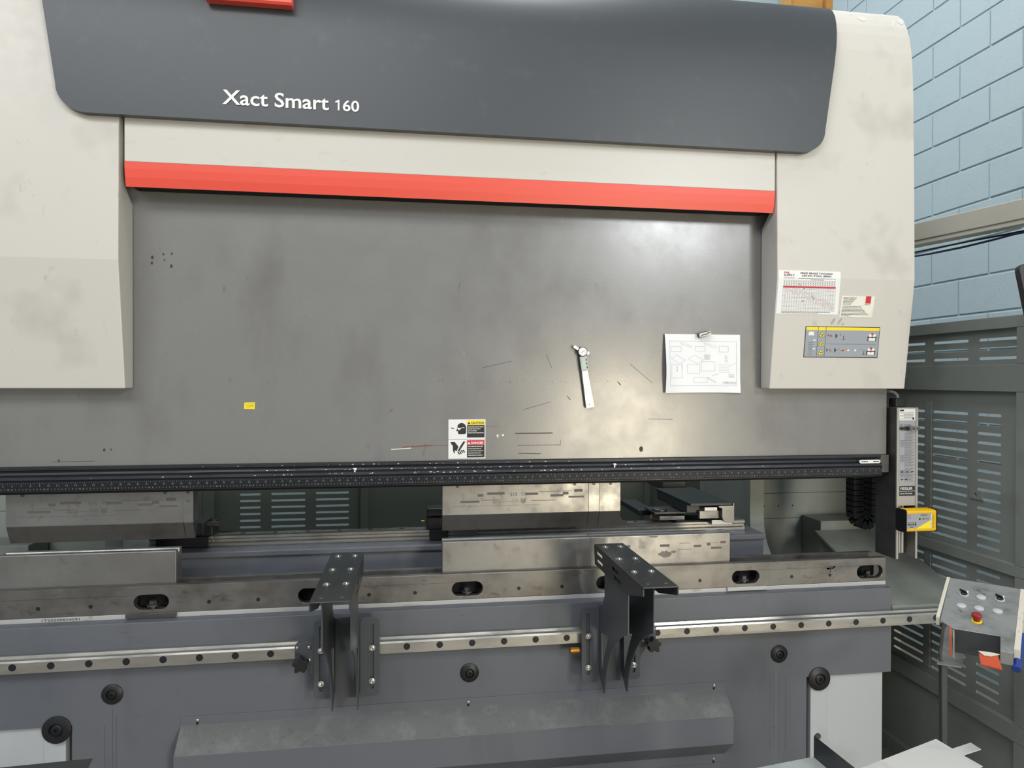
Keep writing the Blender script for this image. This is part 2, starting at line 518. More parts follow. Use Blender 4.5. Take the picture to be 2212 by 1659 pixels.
# lettering on the hood
tx = MB()
fh = lambda a, b: (a, 2.1555, b)
put_text(tx, 'Xact Smart', -0.559, 2.4405, 0.042, fh, bold=0.016, width=0.310)
put_text(tx, '60', -0.2075, 2.4405, 0.032, fh, bold=0.016, width=0.0495)
poly(tx, [(-0.2225, 2.4405), (-0.2175, 2.4405), (-0.2175, 2.473), (-0.2215, 2.473), (-0.2305, 2.467), (-0.2285, 2.463), (-0.2225, 2.4665)], fh)
tx.build('lettering', 'white_print', PB, label='white lettering on the hood')
# ruler rail under the ram
rprof = [(2.2905, 1.3438), (2.272, 1.3438), (2.271, 1.336), (2.2765, 1.3335), (2.279, 1.327), (2.277, 1.321), (2.268, 1.3145), (2.266, 1.306), (2.2685, 1.3035), (2.263, 1.3005), (2.2665, 1.2735), (2.263, 1.2725), (2.263, 1.270), (2.33, 1.268), (2.33, 1.3438)]
rl = MB().px(rprof, CX-1.545, 1.703).build('ruler_rail', 'black_rail', PB)
MB().px([(2.2905, 1.3435), (2.277, 1.3435), (2.277, 1.28), (2.30, 1.27), (2.33, 1.27), (2.33, 1.3435)], 1.7035, 1.738).build('rail_end', 'steel_dark', PB)
tk = MB()
def fr(a, b):   # b: 0 bottom .. 1 top of ruler face
    return (a, 2.2660-0.0035*b-0.0006, 1.2735+0.027*b)
x = -1.345; k = 0
while x < 1.695:
    L_ = 0.30 if k % 4 == 0 else (0.2 if k % 2 == 0 else 0.13)
    rect(tk, x-0.0004, x+0.0004, 0.97-L_, 0.97, fr)
    x += 0.00635; k += 1
cm = 0
x = -1.324
rn = 8
while x < 1.695:
    body = str(rn) if rn % 10 == 0 else str(rn % 10)
    put_text(tk, body, x, 0.08, 0.19, fr, width=0.0068 if rn % 10 == 0 else 0.0028, align='c', bold=0.01)
    x += 0.01; rn += 1
x = -1.345; k = 1
while x < 1.68:
    x += 0.0254
    put_text(tk, str(k), x, 0.48, 0.2, fr, width=0.0075 if k > 9 else 0.004, align='c', bold=0.01); k += 1
tk.build('scale_marks', 'scale_print', rl, kind='stuff')
lb = MB(); lb.py(oval(1.652, 1.322, 0.083, 0.0125), 2.2615, 2.2665)
lbo = lb.build('name_strip', 'white_print', PB, label='white rounded name strip at the end of the ruler rail')
ds = MB(); dashes(ds, 1.617, 1.643, 1.3205, 0.0032, lambda a, b: (a, 2.261, b), random.Random(1)); dashes(ds, 1.665, 1.687, 1.3205, 0.0032, lambda a, b: (a, 2.261, b), random.Random(2))
ds.build('printing', 'black_print', lbo, kind='stuff')
ch = MB(); rc = random.Random(12)
for i in range(150):
    xx = rc.gauss(0.15, 0.45)
    if not -1.2 < xx < 1.6: continue
    zz = rc.choice((1.311, 1.3385, 1.322, 1.3085)); s1 = rc.uniform(0.0006, 0.0035)
    yy = {1.311: 2.2666, 1.3385: 2.2705, 1.322: 2.2765, 1.3085: 2.2655}[zz]
    ch.quad((xx, yy, zz), (xx+s1*2, yy, zz+0.0004), (xx+s1*1.6, yy, zz+s1*0.8), (xx-s1*.2, yy, zz+s1*.6))
for u_, v_ in ((766, 1015), (1327, 1005)):
    p = atY(u_, v_, 2.2655); ch.add([(p.x+a, 2.264, p.z+b) for a, b in ((-.006, .006), (.005, .007), (.008, .001), (.003, -.001), (.003, -.008), (-.002, -.007), (-.001, 0))], [(0, 1, 2, 3, 4, 5, 6)])
ch.build('paint_chips', 'chip_white', rl, kind='stuff')
# clamp block carrying the punches
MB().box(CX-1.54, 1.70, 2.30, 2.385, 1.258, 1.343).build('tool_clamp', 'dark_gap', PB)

# marks on the ram
def fram(a, b): return (a, 2.2894, b)
sk = MB()
for (u0, v0, u1, v1, w) in ((1113, 936, 1194, 935, .0022), (1118, 962, 1211, 961, .0016), (1120, 979, 1168, 980, .002), (1040, 795, 1105, 780, .001), (1192, 795, 1180, 765, .001), (1400, 905, 1453, 906, .0013), (1361, 786, 1410, 828, .001), (1130, 885, 1190, 868, .001), (1210, 962, 1211, 950, .001), (110, 998, 205, 996, .001), (1225, 855, 1232, 864, .002), (1335, 825, 1341, 832, .003)):
    p, q = atY(u0, v0, 2.2894), atY(u1, v1, 2.2894); line(sk, p.x, p.z, q.x, q.z, w, fram)
rs_ = random.Random(4)
for i in range(40):
    p = atY(rs_.uniform(930, 1350), 825+rs_.uniform(-2, 2), 2.2894); line(sk, p.x, p.z, p.x, p.z+0.005*rs_.uniform(.5, 1.2), .0007, fram)
for (u0, v0, r) in ((329, 556, .006), (328, 568, .005), (353, 549, .004), (355, 562, .003), (371, 548, .004), (370, 575, .006), (127, 995, .004), (225, 972, .005), (240, 971, .003), (1385, 970, .01)):
    p = atY(u0, v0, 2.2894); poly(sk, [(p.x+a*.7, p.z+b) for a, b in circle(0, 0, r, 9)], fram)
sk.build('scuff_marks', 'smudge', ram, kind='stuff')
sr = MB()
for (u0, v0, u1, v1, w) in ((870, 966, 935, 962, .003), (935, 962, 968, 962, .0012), (842, 890, 848, 883, .002), (1113, 937, 1190, 936.5, .001), (1050, 920, 1074, 921, .0012)):
    p, q = atY(u0, v0, 2.2892), atY(u1, v1, 2.2892); line(sr, p.x, p.z, q.x, q.z, w, fram)
sr.build('red_scratches', 'red_scratch', ram, kind='stuff')
sw = MB()
for pts in (((1072, 939), (1078, 939), (1075, 947)), ((1084, 938), (1089, 938), (1089, 941), (1086, 943), (1084, 941))):
    poly(sw, [(lambda p: (p.x, p.z))(atY(u, v, 2.289)) for u, v in pts], fram)
for (u0, v0, u1, v1, w) in ((845, 971, 888, 968, .006), (1002, 762, 1003, 766, .002), (432, 154, 433, 157, .002)):
    if v0 < 400: continue
    p, q = atY(u0, v0, 2.2893), atY(u1, v1, 2.2893); line(sw, p.x, p.z, q.x, q.z, w*.5, fram)
sw.build('white_flakes', 'chip_white', ram, kind='stuff')
p, q = atY(527, 884, 2.289), atY(551, 869, 2.289)
yst = MB().prism([(p.x, p.z+.001), (q.x-.001, p.z), (q.x, q.z), (p.x+.001, q.z-.001)], lambda a, b: (a, 2.2885, b), lambda a, b: (a, 2.2898, b)).build('yellow_tag', 'yellow_print', PB, label='small yellow tag on the ram')
ym = MB(); fy = lambda a, b: (a, 2.288, b)
for i in range(3): line(ym, p.x+.008, p.z+.006+i*.005, q.x-.004, p.z+.010+i*.004, .0006, fy)
ym.build('pencil_marks', 'smudge', yst)

# bed: white strip, front plate, side panels
MB().box(CX-1.549, CX+1.549, 2.29, 2.42, 0.862, 0.8765).build('bed_top_strip', 'white_strip', PB, bevel=0.001)
bed = MB()
bed.py([(CX-1.545, 0.5555), (CX-1.545, 0.862), (CX+1.545, 0.862), (CX+1.545, 0.5555), (CX+1.213, 0.5555), (CX+1.213, 0.0), (CX-1.213, 0.0), (CX-1.213, 0.5555)], 2.252, 2.33)
bedo = bed.build('bed_plate', 'bed_paint', PB, bevel=0.002)
MB().box(CX-1.545, CX+1.545, 2.331, 2.50, 0.0, 0.8615).build('bed_core', 'dark_gap', PB)
st = MB(); fs_ = lambda a, b: (a, 2.2892, b)
p = atY(90, 1346, 2.289); put_text(st, '1T20200824091', p.x, 0.8655, 0.0075, fs_, width=0.108)
st.build('stamped_number', 'smudge', PB)
for sgn in (1, -1):
    a, b = sorted((CX+sgn*1.234, CX+sgn*1.297)); c, d = sorted((CX+sgn*1.2975, CX+sgn*1.521))
    MB().box(a, b, 2.262, 2.33, 0.0, 0.555).build('side_strip', 'side_paint', PB, bevel=0.001)
    MB().box(c, d, 2.266, 2.33, 0.0, 0.555).build('side_panel', 'side_paint', PB, bevel=0.002)
    MB().lathe((CX+sgn*1.262, 2.2622, 0.333), (0, -1, 0), [(-0.002, 0.013), (0.0012, 0.013), (0.0006, 0.009)], 18).build('plug', 'steel_dark', PB)
    a, b = sorted((CX+sgn*1.2135, CX+sgn*1.2335))
    MB().box(a, b, 2.285, 2.33, 0.0, 0.555).build('slot_edge', 'steel_dark', PB)
# die holder with oval windows
hol = MB()
holes = []
for k in range(-3, 4):
    xc = CX+0.499*k
    if abs(k) == 3: xc -= 0.012*(1 if k > 0 else -1)
    holes.append(oval(xc, 0.912, 0.104, 0.047, 8))
hol.py([(CX-1.55, 0.877), (CX-1.55, 0.963), (CX+1.55, 0.963), (CX+1.55, 0.877)], 2.29, 2.312, holes)
hol.box(CX-1.55, CX+1.55, 2.3121, 2.368, 0.9345, 0.9395)
hol.box(CX-1.55, CX+1.55, 2.368, 2.39, 0.877, 0.963)
hdr = hol.build('die_holder', 'steel_ground', PB, bevel=0.0012, seg=1)
for k in range(-3, 4):
    xc = CX+0.499*k - (0.012 if k == 3 else (-0.012 if k == -3 else 0))
    bt = MB()
    bt.cyl((xc, 2.306, 0.877), (0, 0, 1), 0.0085, 0.020, 12)
    bt.lathe((xc, 2.306, 0.897), (0, 0, 1), [(0, 0.019), (0.004, 0.019)], 16)
    bt.lathe((xc, 2.306, 0.901), (0, 0, 1), [(0, 0.012), (0.011, 0.012), (0.013, 0.009)], 6)
    bt.build('clamp_bolt', 'black_plastic' if k % 2 else 'steel_dark', hdr)
    MB().box(xc-0.0518, xc+0.0518, 2.34, 2.345, 0.885, 0.934).build('window_back', 'dark_gap', hdr)
plug0 = None
for xb in [CX+0.25+0.5*k+s*0.075 for k in range(-3, 3) for s in (-1, 1)]:
    if plug0 is None:
        plug0 = MB().lathe((xb, 2.2905, 0.906), (0, -1, 0), [(0, 0.0062), (0.0009, 0.0062), (0.0007, 0.003)], 14).build('set_screw', 'black_plastic', hdr)
        x0_ = xb
    else:
        dup(plug0, (xb-x0_, 0, 0))
for xc, m in ((-0.806, 'steel_dark'), (1.19, 'white_strip')):
    MB().box(xc-0.075, xc+0.075, 2.281, 2.29, 0.866, 0.879).build('shim_plate', m, PB, bevel=0.001)
# guide rail along the bed
gr = MB().px([(2.2515, 0.740), (2.21, 0.740), (2.21, 0.772), (2.2125, 0.7775), (2.219, 0.7795), (2.222, 0.776), (2.234, 0.776), (2.237, 0.7835), (2.2515, 0.7835)], CX-1.56, 2.02).build('guide_rail', 'steel_rail', PB)
pl0 = None
for k in range(0, 31):
    xb = -1.271+0.105*k
    if pl0 is None:
        pl0 = MB().lathe((xb, 2.2102, 0.7595), (0, -1, 0), [(0, 0.0107), (0.0006, 0.0107)], 18).build('hole_plug', 'black_plastic', gr)
    else:
        dup(pl0, (0.105*k, 0, 0))
# countersunk washers with socket bolts
def washer(x, z, r):
    w = MB().lathe((x, 2.2525, z), (0, -1, 0), [(0, r), (0.004, r), (0.0105, r*0.62), (0.0105, r*0.5), (0.004, r*0.42), (0.004, r*0.40), (0.007, r*0.36), (0.008, r*0.30), (0.008, r*0.17), (0.002, r*0.15)], 28).build('washer_bolt', 'black_plastic', PB, smooth=True)
for x in (-0.907, 0.194, 1.295): washer(x, 0.6455, 0.031)
for x in (-1.064, 1.45): washer(x, 0.547, 0.042)
dm = MB(); rd = random.Random(14)
for x, z0, z1 in ((1.262, 0.58, 0.30), (1.275, 0.60, 0.34), (1.296, 0.58, 0.28), (1.321, 0.57, 0.30), (-0.907, 0.60, 0.36), (-0.897, 0.58, 0.40), (-0.93, 0.55, 0.42)):
    rect(dm, x, x+0.0012, z1, z0, lambda a, b: (a, 2.2517, b))
for i in range(26):
    x = rd.uniform(-1.2, 1.6); z = rd.choice((rd.uniform(0.80, 0.855), rd.uniform(0.6, 0.72)))
    line(dm, x, z, x+rd.uniform(0.003, 0.03), z+rd.uniform(-.002, .002), 0.0009, lambda a, b: (a, 2.2517, b))
dm.build('drip_marks', 'drip', bedo, kind='stuff')
rm = MB(); c0 = atY(1795, 1228, 2.2896); rr = random.Random(19)
for i in range(30):
    x, z = c0.x+rr.gauss(0, .012), c0.z+rr.gauss(0, .006)
    poly(rm, [(x+a*1.4, z+b) for a, b in circle(0, 0, rr.uniform(.0012, .004), 7)], lambda a, b: (a, 2.2897, b))
rm.build('rust_spots', 'rust', hdr, kind='stuff')
rs2 = MB()
for (u, v, a, b, w) in ((1862, 40, 10, 5, .6), (1824, 22, 9, 2.5, .5), (1870, 24, 22, 3, .3), (1905, 32, 9, 3, 1.2), (1893, 42, 2.5, 9, 0), (1928, 50, 3, 8, 0), (1945, 46, 7, 6, .3), (1918, 28, 2, 3, 0)):
    pts = []
    for ca, cb in circle(0, 0, 1, 12):
        p = atX(1960, 60, 1.76); 
        q = None
        uu, vv = u+ca*a, v+cb*b+ca*w*3
        best = None
        for k in range(60):
            z = 2.70+0.278*k/59; y = cov_y(z)-0.0008
            t = atY(uu, vv, y); e = abs(t.z-z)
            if best is None or e < best[0]: best = (e, Vector((t.x, y, z)))
        pts.append(best[1])
    rs2.add(pts, [tuple(range(len(pts)))])
rs2.build('tape_residue', 'residue', PB, kind='stuff')
# folded cover box on the bed front
TX0, TX1 = -0.709, 1.093
tr = MB().px([(2.2515, 0.561), (2.2495, 0.561), (2.2495, 0.533), (2.185, 0.4715), (2.185, 0.375), (2.2495, 0.308), (2.2495, 0.276), (2.2515, 0.276)], TX0, TX1).build('cover_box', 'bed_paint', PB, bevel=0.0015)
MB().px([(2.2489, 0.5325), (2.1858, 0.4722), (2.1853, 0.4727), (2.2484, 0.533)], TX0+0.002, TX1-0.002).build('dusty_top', 'dusty_paint', tr)
MB().tube([(TX0+0.6+0.05*i, 2.1846, 0.4716) for i in range(25)], 0.0011, 6).build('worn_edge', 'bright_steel', tr)
for x in (-0.659, 0.19, 1.05):
    for z in (0.549, 0.292):
        s_b = MB().lathe((x, 2.2495, z), (0, -1, 0), [(0, 0.0055), (0.0035, 0.005), (0.0045, 0.003)], 12)
        s_b.build('screw', 'bright_steel', tr)
        MB().py(oval(x, z-0.006, 0.007, 0.018), 2.2489, 2.2496).build('keyhole', 'dark_gap', tr)

# warning label: caution / danger
WL_ = MB(); WLx0, WLx1, WLz0, WLz1 = 0.125, 0.2495, 1.3505, 1.4825
for z0, z1 in ((1.4170, WLz1), (WLz0, 1.4155)):
    WL_.box(WLx0, WLx1, 2.2888, 2.2901, z0, z1)
wl = WL_.build('warning_label', 'white_print', PB, label='white label reading CAUTION and DANGER')
fw = lambda a, b: (WLx0+a*(WLx1-WLx0), 2.2884, WLz0+b*(WLz1-WLz0))
fw2 = lambda a, b: (WLx0+a*(WLx1-WLx0), 2.2881, WLz0+b*(WLz1-WLz0))
m_ = MB(); rect(m_, 0.5, 0.975, 0.86, 0.98, fw); m_.build('yellow_field', 'yellow_print', wl)
m_ = MB(); rect(m_, 0.5, 0.975, 0.35, 0.47, fw); m_.build('red_field', 'red_print', wl)
m_ = MB()
rect(m_, 0.5, 0.975, 0.54, 0.855, fw); rect(m_, 0.5, 0.975, 0.03, 0.345, fw)
poly(m_, [(0.26, 0.70), (0.21, 0.705), (0.24, 0.79), (0.25, 0.86), (0.31, 0.905), (0.38, 0.91), (0.45, 0.87), (0.475, 0.80), (0.475, 0.66), (0.44, 0.625), (0.28, 0.625), (0.255, 0.65)], fw)
poly(m_, [(0.05, 0.785), (0.15, 0.755), (0.16, 0.765), (0.1, 0.80)], fw)
poly(m_, [(0.06, 0.43), (0.17, 0.43), (0.27, 0.31), (0.24, 0.24), (0.23, 0.2), (0.18, 0.21), (0.12, 0.22), (0.12, 0.33), (0.065, 0.39)], fw)
poly(m_, [(0.12, 0.22), (0.155, 0.225), (0.18, 0.15), (0.155, 0.14)], fw)
poly(m_, [(0.24, 0.19), (0.30, 0.2), (0.46, 0.44), (0.40, 0.44), (0.33, 0.34)], fw)
for a, b in ((0.24, 0.18), (0.29, 0.19), (0.33, 0.22), (0.38, 0.225)):
    poly(m_, [(a, b), (a+0.035, b+0.005), (a+0.07, b-0.06), (a+0.045, b-0.075)], fw)
poly(m_, [(0.515, 0.88), (0.59, 0.88), (0.553, 0.945)], fw2)
put_text(m_, 'CAUTION', 0.61, 0.885, 0.055, fw2, bold=0.02, width=0.345)
m_.build('black_printing', 'black_print', wl)
m_ = MB()
poly(m_, [(0.515, 0.37), (0.59, 0.37), (0.553, 0.435)], fw2)
put_text(m_, 'DANGER', 0.61, 0.375, 0.055, fw2, bold=0.03, width=0.335)
rnd = random.Random(5)
for i in range(4): dashes(m_, 0.52, 0.95-0.09*(i % 3), 0.80-0.05*i, 0.016, fw2, rnd)
for i in range(5): dashes(m_, 0.53, 0.93-0.05*(i % 2), 0.30-0.055*i, 0.016, fw2, rnd)
rect(m_, 0.23, 0.36, 0.775, 0.79, fw2); rect(m_, 0.25, 0.30, 0.735, 0.775, fw2); line(m_, 0.30, 0.74, 0.37, 0.80, 0.014, fw2); line(m_, 0.36, 0.80, 0.43, 0.785, 0.014, fw2)
m_.build('white_printing', 'white_print', wl)

# instruction label (yellow and grey) on the right cover
IX0, IX1, IZ0, IZ1 = 1.357, 1.641, 1.697, 1.805
fi = lambda a, b, o=0.0012: (IX0+a*(IX1-IX0), cov_y(IZ0+b*(IZ1-IZ0))-o, IZ0+b*(IZ1-IZ0))
fi1 = lambda a, b: fi(a, b, 0.0012); fi2 = lambda a, b: fi(a, b, 0.0016); fi3 = lambda a, b: fi(a, b, 0.0020); fi4 = lambda a, b: fi(a, b, 0.0023)
il = MB(); il.prism([(0, 0), (1, 0), (1, 1), (0, 1)], lambda a, b: fi(a, b, 0.0008), lambda a, b: fi(a, b, -0.0005))
ilo = il.build('instruction_label', 'black_print', PB, label='grey and yellow instruction label on the right cover')
m_ = MB(); rect(m_, 0.008, 0.992, 0.02, 0.9, fi1)
m_.build('grey_field', 'grey_print', ilo)
m_ = MB()
for a, b in ((0.008, 0.166), (0.172, 0.27), (0.276, 0.992)): rect(m_, a, b, 0.88, 0.978, fi2)
for i, b in enumerate((0.67, 0.38, 0.10)): poly(m_, [(0.19, b), (0.255, b), (0.222, b+0.15)], fi3)
poly(m_, [(0.525+x_, 0.235+y_) for x_, y_ in circle(0, 0, 0.028)], fi2)
m_.build('yellow_field', 'yellow_print', ilo)
m_ = MB()
line(m_, 0.169, 0.02, 0.169, 0.88, 0.004, fi2); line(m_, 0.273, 0.02, 0.273, 0.88, 0.004, fi2); line(m_, 0.29, 0.44, 0.96, 0.44, 0.006, fi2)
for i, b in enumerate((0.67, 0.38, 0.10)):
    poly(m_, [(0.184, b-0.012), (0.261, b-0.012), (0.222, b+0.168)], fi2)
    poly(m_, [(0.213, b+0.03), (0.235, b+0.04), (0.237, b+0.075), (0.215, b+0.07)], fi4)
put_text(m_, 'A', 0.295, 0.68, 0.085, fi2, width=0.024); put_text(m_, 'B', 0.295, 0.2, 0.085, fi2, width=0.022)
for b in (0.62, 0.16): poly(m_, [(0.405, b), (0.432, b+0.08), (0.405, b+0.16)], fi2)
for b, n_ in ((0.30, 4), (0.08, 4)):
    for i in range(n_): line(m_, 0.05, b+0.06*i, 0.115, b+0.06*i, 0.008, fi2)
for x_, b in ((0.49, 0.58), (0.78, 0.11)):
    line(m_, x_, b, x_+0.05, b, 0.012, fi2); line(m_, x_+0.025, b, x_+0.025, b+0.12, 0.006, fi2); line(m_, x_+0.008, b+0.12, x_+0.042, b+0.12, 0.006, fi2)
for b in (0.57, 0.11):
    for x_ in (0.84, 0.945): rect(m_, x_, x_+0.012, b-0.02, b+0.13, fi4)
    rect(m_, 0.85, 0.95, b+0.085, b+0.115, fi4)
for x_, c in ((0.462, '1'), (0.565, '2'), (0.655, '3'), (0.75, '4')): put_text(m_, c, x_, 0.26, 0.035, fi2, width=0.008)
put_text(m_, '1', 0.462, 0.72, 0.035, fi2, width=0.008)
poly(m_, [(0.485, 0.235), (0.52, 0.25), (0.52, 0.215)], fi3)
m_.build('black_printing', 'black_print', ilo)
m_ = MB()
poly(m_, [(0.045, 0.70), (0.08, 0.715), (0.115, 0.70), (0.115, 0.82), (0.08, 0.835), (0.045, 0.82)], fi2)
for b in (0.54, 0.26): rect(m_, 0.11, 0.145, b, b+0.035, fi2)
for b in (0.57, 0.11): rect(m_, 0.853, 0.947, b-0.01, b+0.2, fi3)
for x_, r in ((0.59, 0.017), (0.685, 0.017)): poly(m_, [(x_+a*0.9, 0.24+b*1.8) for a, b in circle(0, 0, r)], fi3)
m_.build('white_printing', 'white_print', ilo)
m_ = MB()
for b in (0.57, 0.11):
    rect(m_, 0.894, 0.906, b+0.06, b+0.19, fi4); poly(m_, [(0.88, b+0.17), (0.92, b+0.17), (0.90, b+0.25)], fi4)
line(m_, 0.33, 0.67, 0.355, 0.73, 0.012, fi2); line(m_, 0.33, 0.73, 0.355, 0.67, 0.012, fi2); line(m_, 0.335, 0.27, 0.36, 0.20, 0.014, fi2)
poly(m_, [(0.525+x_, 0.235+y_*1.6) for x_, y_ in circle(0, 0, 0.017)], fi3)
m_.build('red_printing', 'red_print', ilo)
# grime on the right cover: finger marks
gm = MB(); rg = random.Random(21)
def fcov(a, b): return (a, cov_y(b)-0.0006, b)
for (u0, v0, u1, v1, w) in ((1797, 700, 1803, 688, .012), (1811, 700, 1818, 688, .011), (1820, 703, 1823, 698, .007)):
    p, q = atY(u0, v0, 2.195), atY(u1, v1, 2.195)
    d = (q-p); poly(gm, [(p.x+(q.x-p.x)*.5+ca*w*.45+cb*d.x*.6, p.z+(q.z-p.z)*.5+cb*d.z*.6) for ca, cb in circle(0, 0, 1, 12)], fcov)
mat('grease', (176, 172, 160), 0.5)
gm.build('finger_marks', 'grease', PB, kind='stuff')

# side frames with the throat
for sgn in (1, -1):
    xa, xb = sorted((CX+sgn*1.27, CX+sgn*1.335))
    pr_ = [(2.505, 0.0), (2.505, 0.80)]
    for i in range(9):
        a = math.radians(-90+90*i/8*1.0); pr_.append((2.58+0.20*math.cos(a), 1.02+0.2*math.sin(a)))
    pr_ += [(2.78, 2.2), (3.3, 2.2), (3.3, 0.0)]
    MB().px(pr_, xa, xb).build('side_frame', 'frame_paint', PB, bevel=0.002)
# rear closing panels beside the side frames
for sgn in (1, -1):
    xa, xb = sorted((CX+sgn*1.336, CX+sgn*1.88))
    for z0, z1 in ((0.0, 0.985), (0.9865, 1.10), (1.1015, 2.2)):
        MB().box(xa, xb, 2.90, 2.92, z0, z1).build('closing_panel', 'frame_paint', PB, bevel=0.001)
    for i in range(3):
        MB().cyl((CX+sgn*(1.40+0.07*i), 2.8995, 1.043), (0, -1, 0), 0.0035, 0.0008, 10).build('rivet_hole', 'dark_gap', PB)
    # sloped plate between bed end and guard, with its step box
    xa, xb = sorted((CX+sgn*1.555, CX+sgn*1.885))
    MB().px([(2.262, 0.79), (2.75, 0.961), (2.75, 0.951), (2.266, 0.781), (2.266, 0.765), (2.262, 0.765)], xa, xb).build('sloped_plate', 'guard_paint', PB, bevel=0.001)
    xa, xb = sorted((CX+sgn*1.585, CX+sgn*1.885))
    MB().box(xa, xb, 2.7505, 2.895, 0.80, 1.0).build('step_box', 'guard_paint', PB, bevel=0.003)

# ------------------------------------------------------------------ punches and dies
def punch(x0, x1, label, marks=True, num=None, screws=(), horn=False):
    t = thing('punch', label, 'punch', ((x0+x1)/2, 2.345, 1.098), 'upper tools clamped under the ram')
    if not horn:
        MB().px([(2.32, 1.2578), (2.32, 1.1555), (2.372, 1.1555), (2.372, 1.2578)], x0, x1).build('blade', 'steel_tool', t, bevel=0.0006, seg=1)
        MB().px([(2.3202, 1.1553), (2.3347, 1.1205), (2.343, 1.0985), (2.348, 1.0985), (2.362, 1.13), (2.3718, 1.1553)], x0, x1).build('shaded_tip', 'steel_tip_shade', t, bevel=0.0008, seg=1)  # bevels face down; their shade is put into the darker steel colour
    else:
        b = MB()
        pts = [(x0, 1.0985), (x0, 1.2578), (x1, 1.2578), (x1, 1.15)]
        for i in range(1, 7):
            a = math.radians(90*i/6); pts.append((x1+0.03-0.03*math.cos(a), 1.15-0.036*math.sin(a)))
        pts += [(x1+0.032, 1.108), (x1+0.032, 1.0985)]
        def fa(a, b_):
            if b_ >= 1.1555: y = 2.32
            elif b_ >= 1.1205: y = 2.32+0.0145*(1.1555-b_)/0.035
            else: y = 2.3345+0.0085*(1.1205-b_)/0.022
            return (a, y, b_)
        q = []
        for (a, b_), (c, d) in zip(pts, pts[1:]+pts[:1]):
            q.append((a, b_))
            for zz in sorted((1.1555, 1.1205), reverse=(b_ > d)):
                if min(b_, d) < zz < max(b_, d): q.append((a+(c-a)*(zz-b_)/(d-b_), zz))
        # split in three bands so that the bends stay straight
        bands = [[p for p in q if p[1] >= 1.1555-1e-6], [p for p in q if 1.1205-1e-6 <= p[1] <= 1.1555+1e-6], [p for p in q if p[1] <= 1.1205+1e-6]]
        back_ = lambda a, b_: (a, min(2.372, 2.348+0.42*(b_-1.0985)), b_)
        b.prism(bands[0], fa, lambda a, b_: (a, 2.372, b_))
        b.build('blade', 'steel_tool', t)
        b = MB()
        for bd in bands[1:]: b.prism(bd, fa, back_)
        b.build('shaded_tip', 'steel_tip_shade', t)
    for x in screws:
        MB().lathe((x, 2.3202, 1.2525), (0, -1, 0), [(0, 0.0052), (0.0035, 0.0048), (0.0035, 0.0025), (0.001, 0.002)], 12).build('button', 'steel_dark', t)
    if marks:
        m = MB(); fn = lambda a, b: (a, 2.3195, b)
        w = x1-x0; r_ = random.Random(int((x0+3)*1000))
        for a, l, z, h in ((0.12, .065, 1.196, .0075), (0.16, .0, 1.2, .001), (0.3, .06, 1.222, .008), (0.235, .02, 1.216, .009), (0.26, .07, 1.203, .0018), (0.56, .045, 1.2185, .008), (0.60, .085, 1.198, .0018), (0.735, .045, 1.211, .008), (0.82, .02, 1.217, .01), (0.86, .055, 1.206, .006), (0.65, .12, 1.229, .0012), (0.33, .1, 1.197, .0008), (0.9, .03, 1.226, .009), (0.07, .3, 1.184, .0007), (0.18, .05, 1.209, .0008)):
            if l: rect(m, x0+a*w, x0+a*w+l, z, z+h, fn)
        if num:
            xm = (x0+x1)/2-0.022
            put_text(m, num, xm, 1.216, 0.012, fn, bold=0.01)
            for i in range(4): line(m, xm+0.038, 1.229-0.004*i, xm+0.056, 1.229-0.004*i, 0.0008, fn)
            for i in range(4):
                zc = 1.204-0.0042*i+0.006
                poly(m, [(xm+0.036, zc), (xm+0.045, zc-0.006), (xm+0.054, zc), (xm+0.054, zc-0.0024), (xm+0.045, zc-0.0084), (xm+0.036, zc-0.0024)], fn)
            for i in range(3): line(m, xm+0.004, 1.209-0.004*i, xm+0.028, 1.209-0.004*i, 0.0006, fn)
        m.build('etched_marks', 'etched', t)
    return t
punch(-1.241, -0.7215, 'long steel punch marked 515 under the left half of the ram', num='515', screws=(-1.193, -0.776))
t30 = punch(-0.7208, -0.692, 'narrow steel punch marked 30 at the end of the left punch row', marks=False, screws=(-0.707,))
m = MB(); put_text(m, '30', -0.7135, 1.219, 0.010, lambda a, b: (a, 2.3195, b), bold=0.01); m.build('etched_marks', 'etched', t30)
punch(0.107, 0.6155, 'long steel punch marked 515 above the long right-hand dies', num='515', screws=(0.158, 0.566))
punch(0.6162, 0.655, 'narrow plain steel punch between the long right punch and the horn punch', marks=False, screws=(0.635,))
punch(0.6557, 0.731, 'steel horn punch with flared foot at the right end of the punches', marks=False, screws=(0.695,), horn=True)

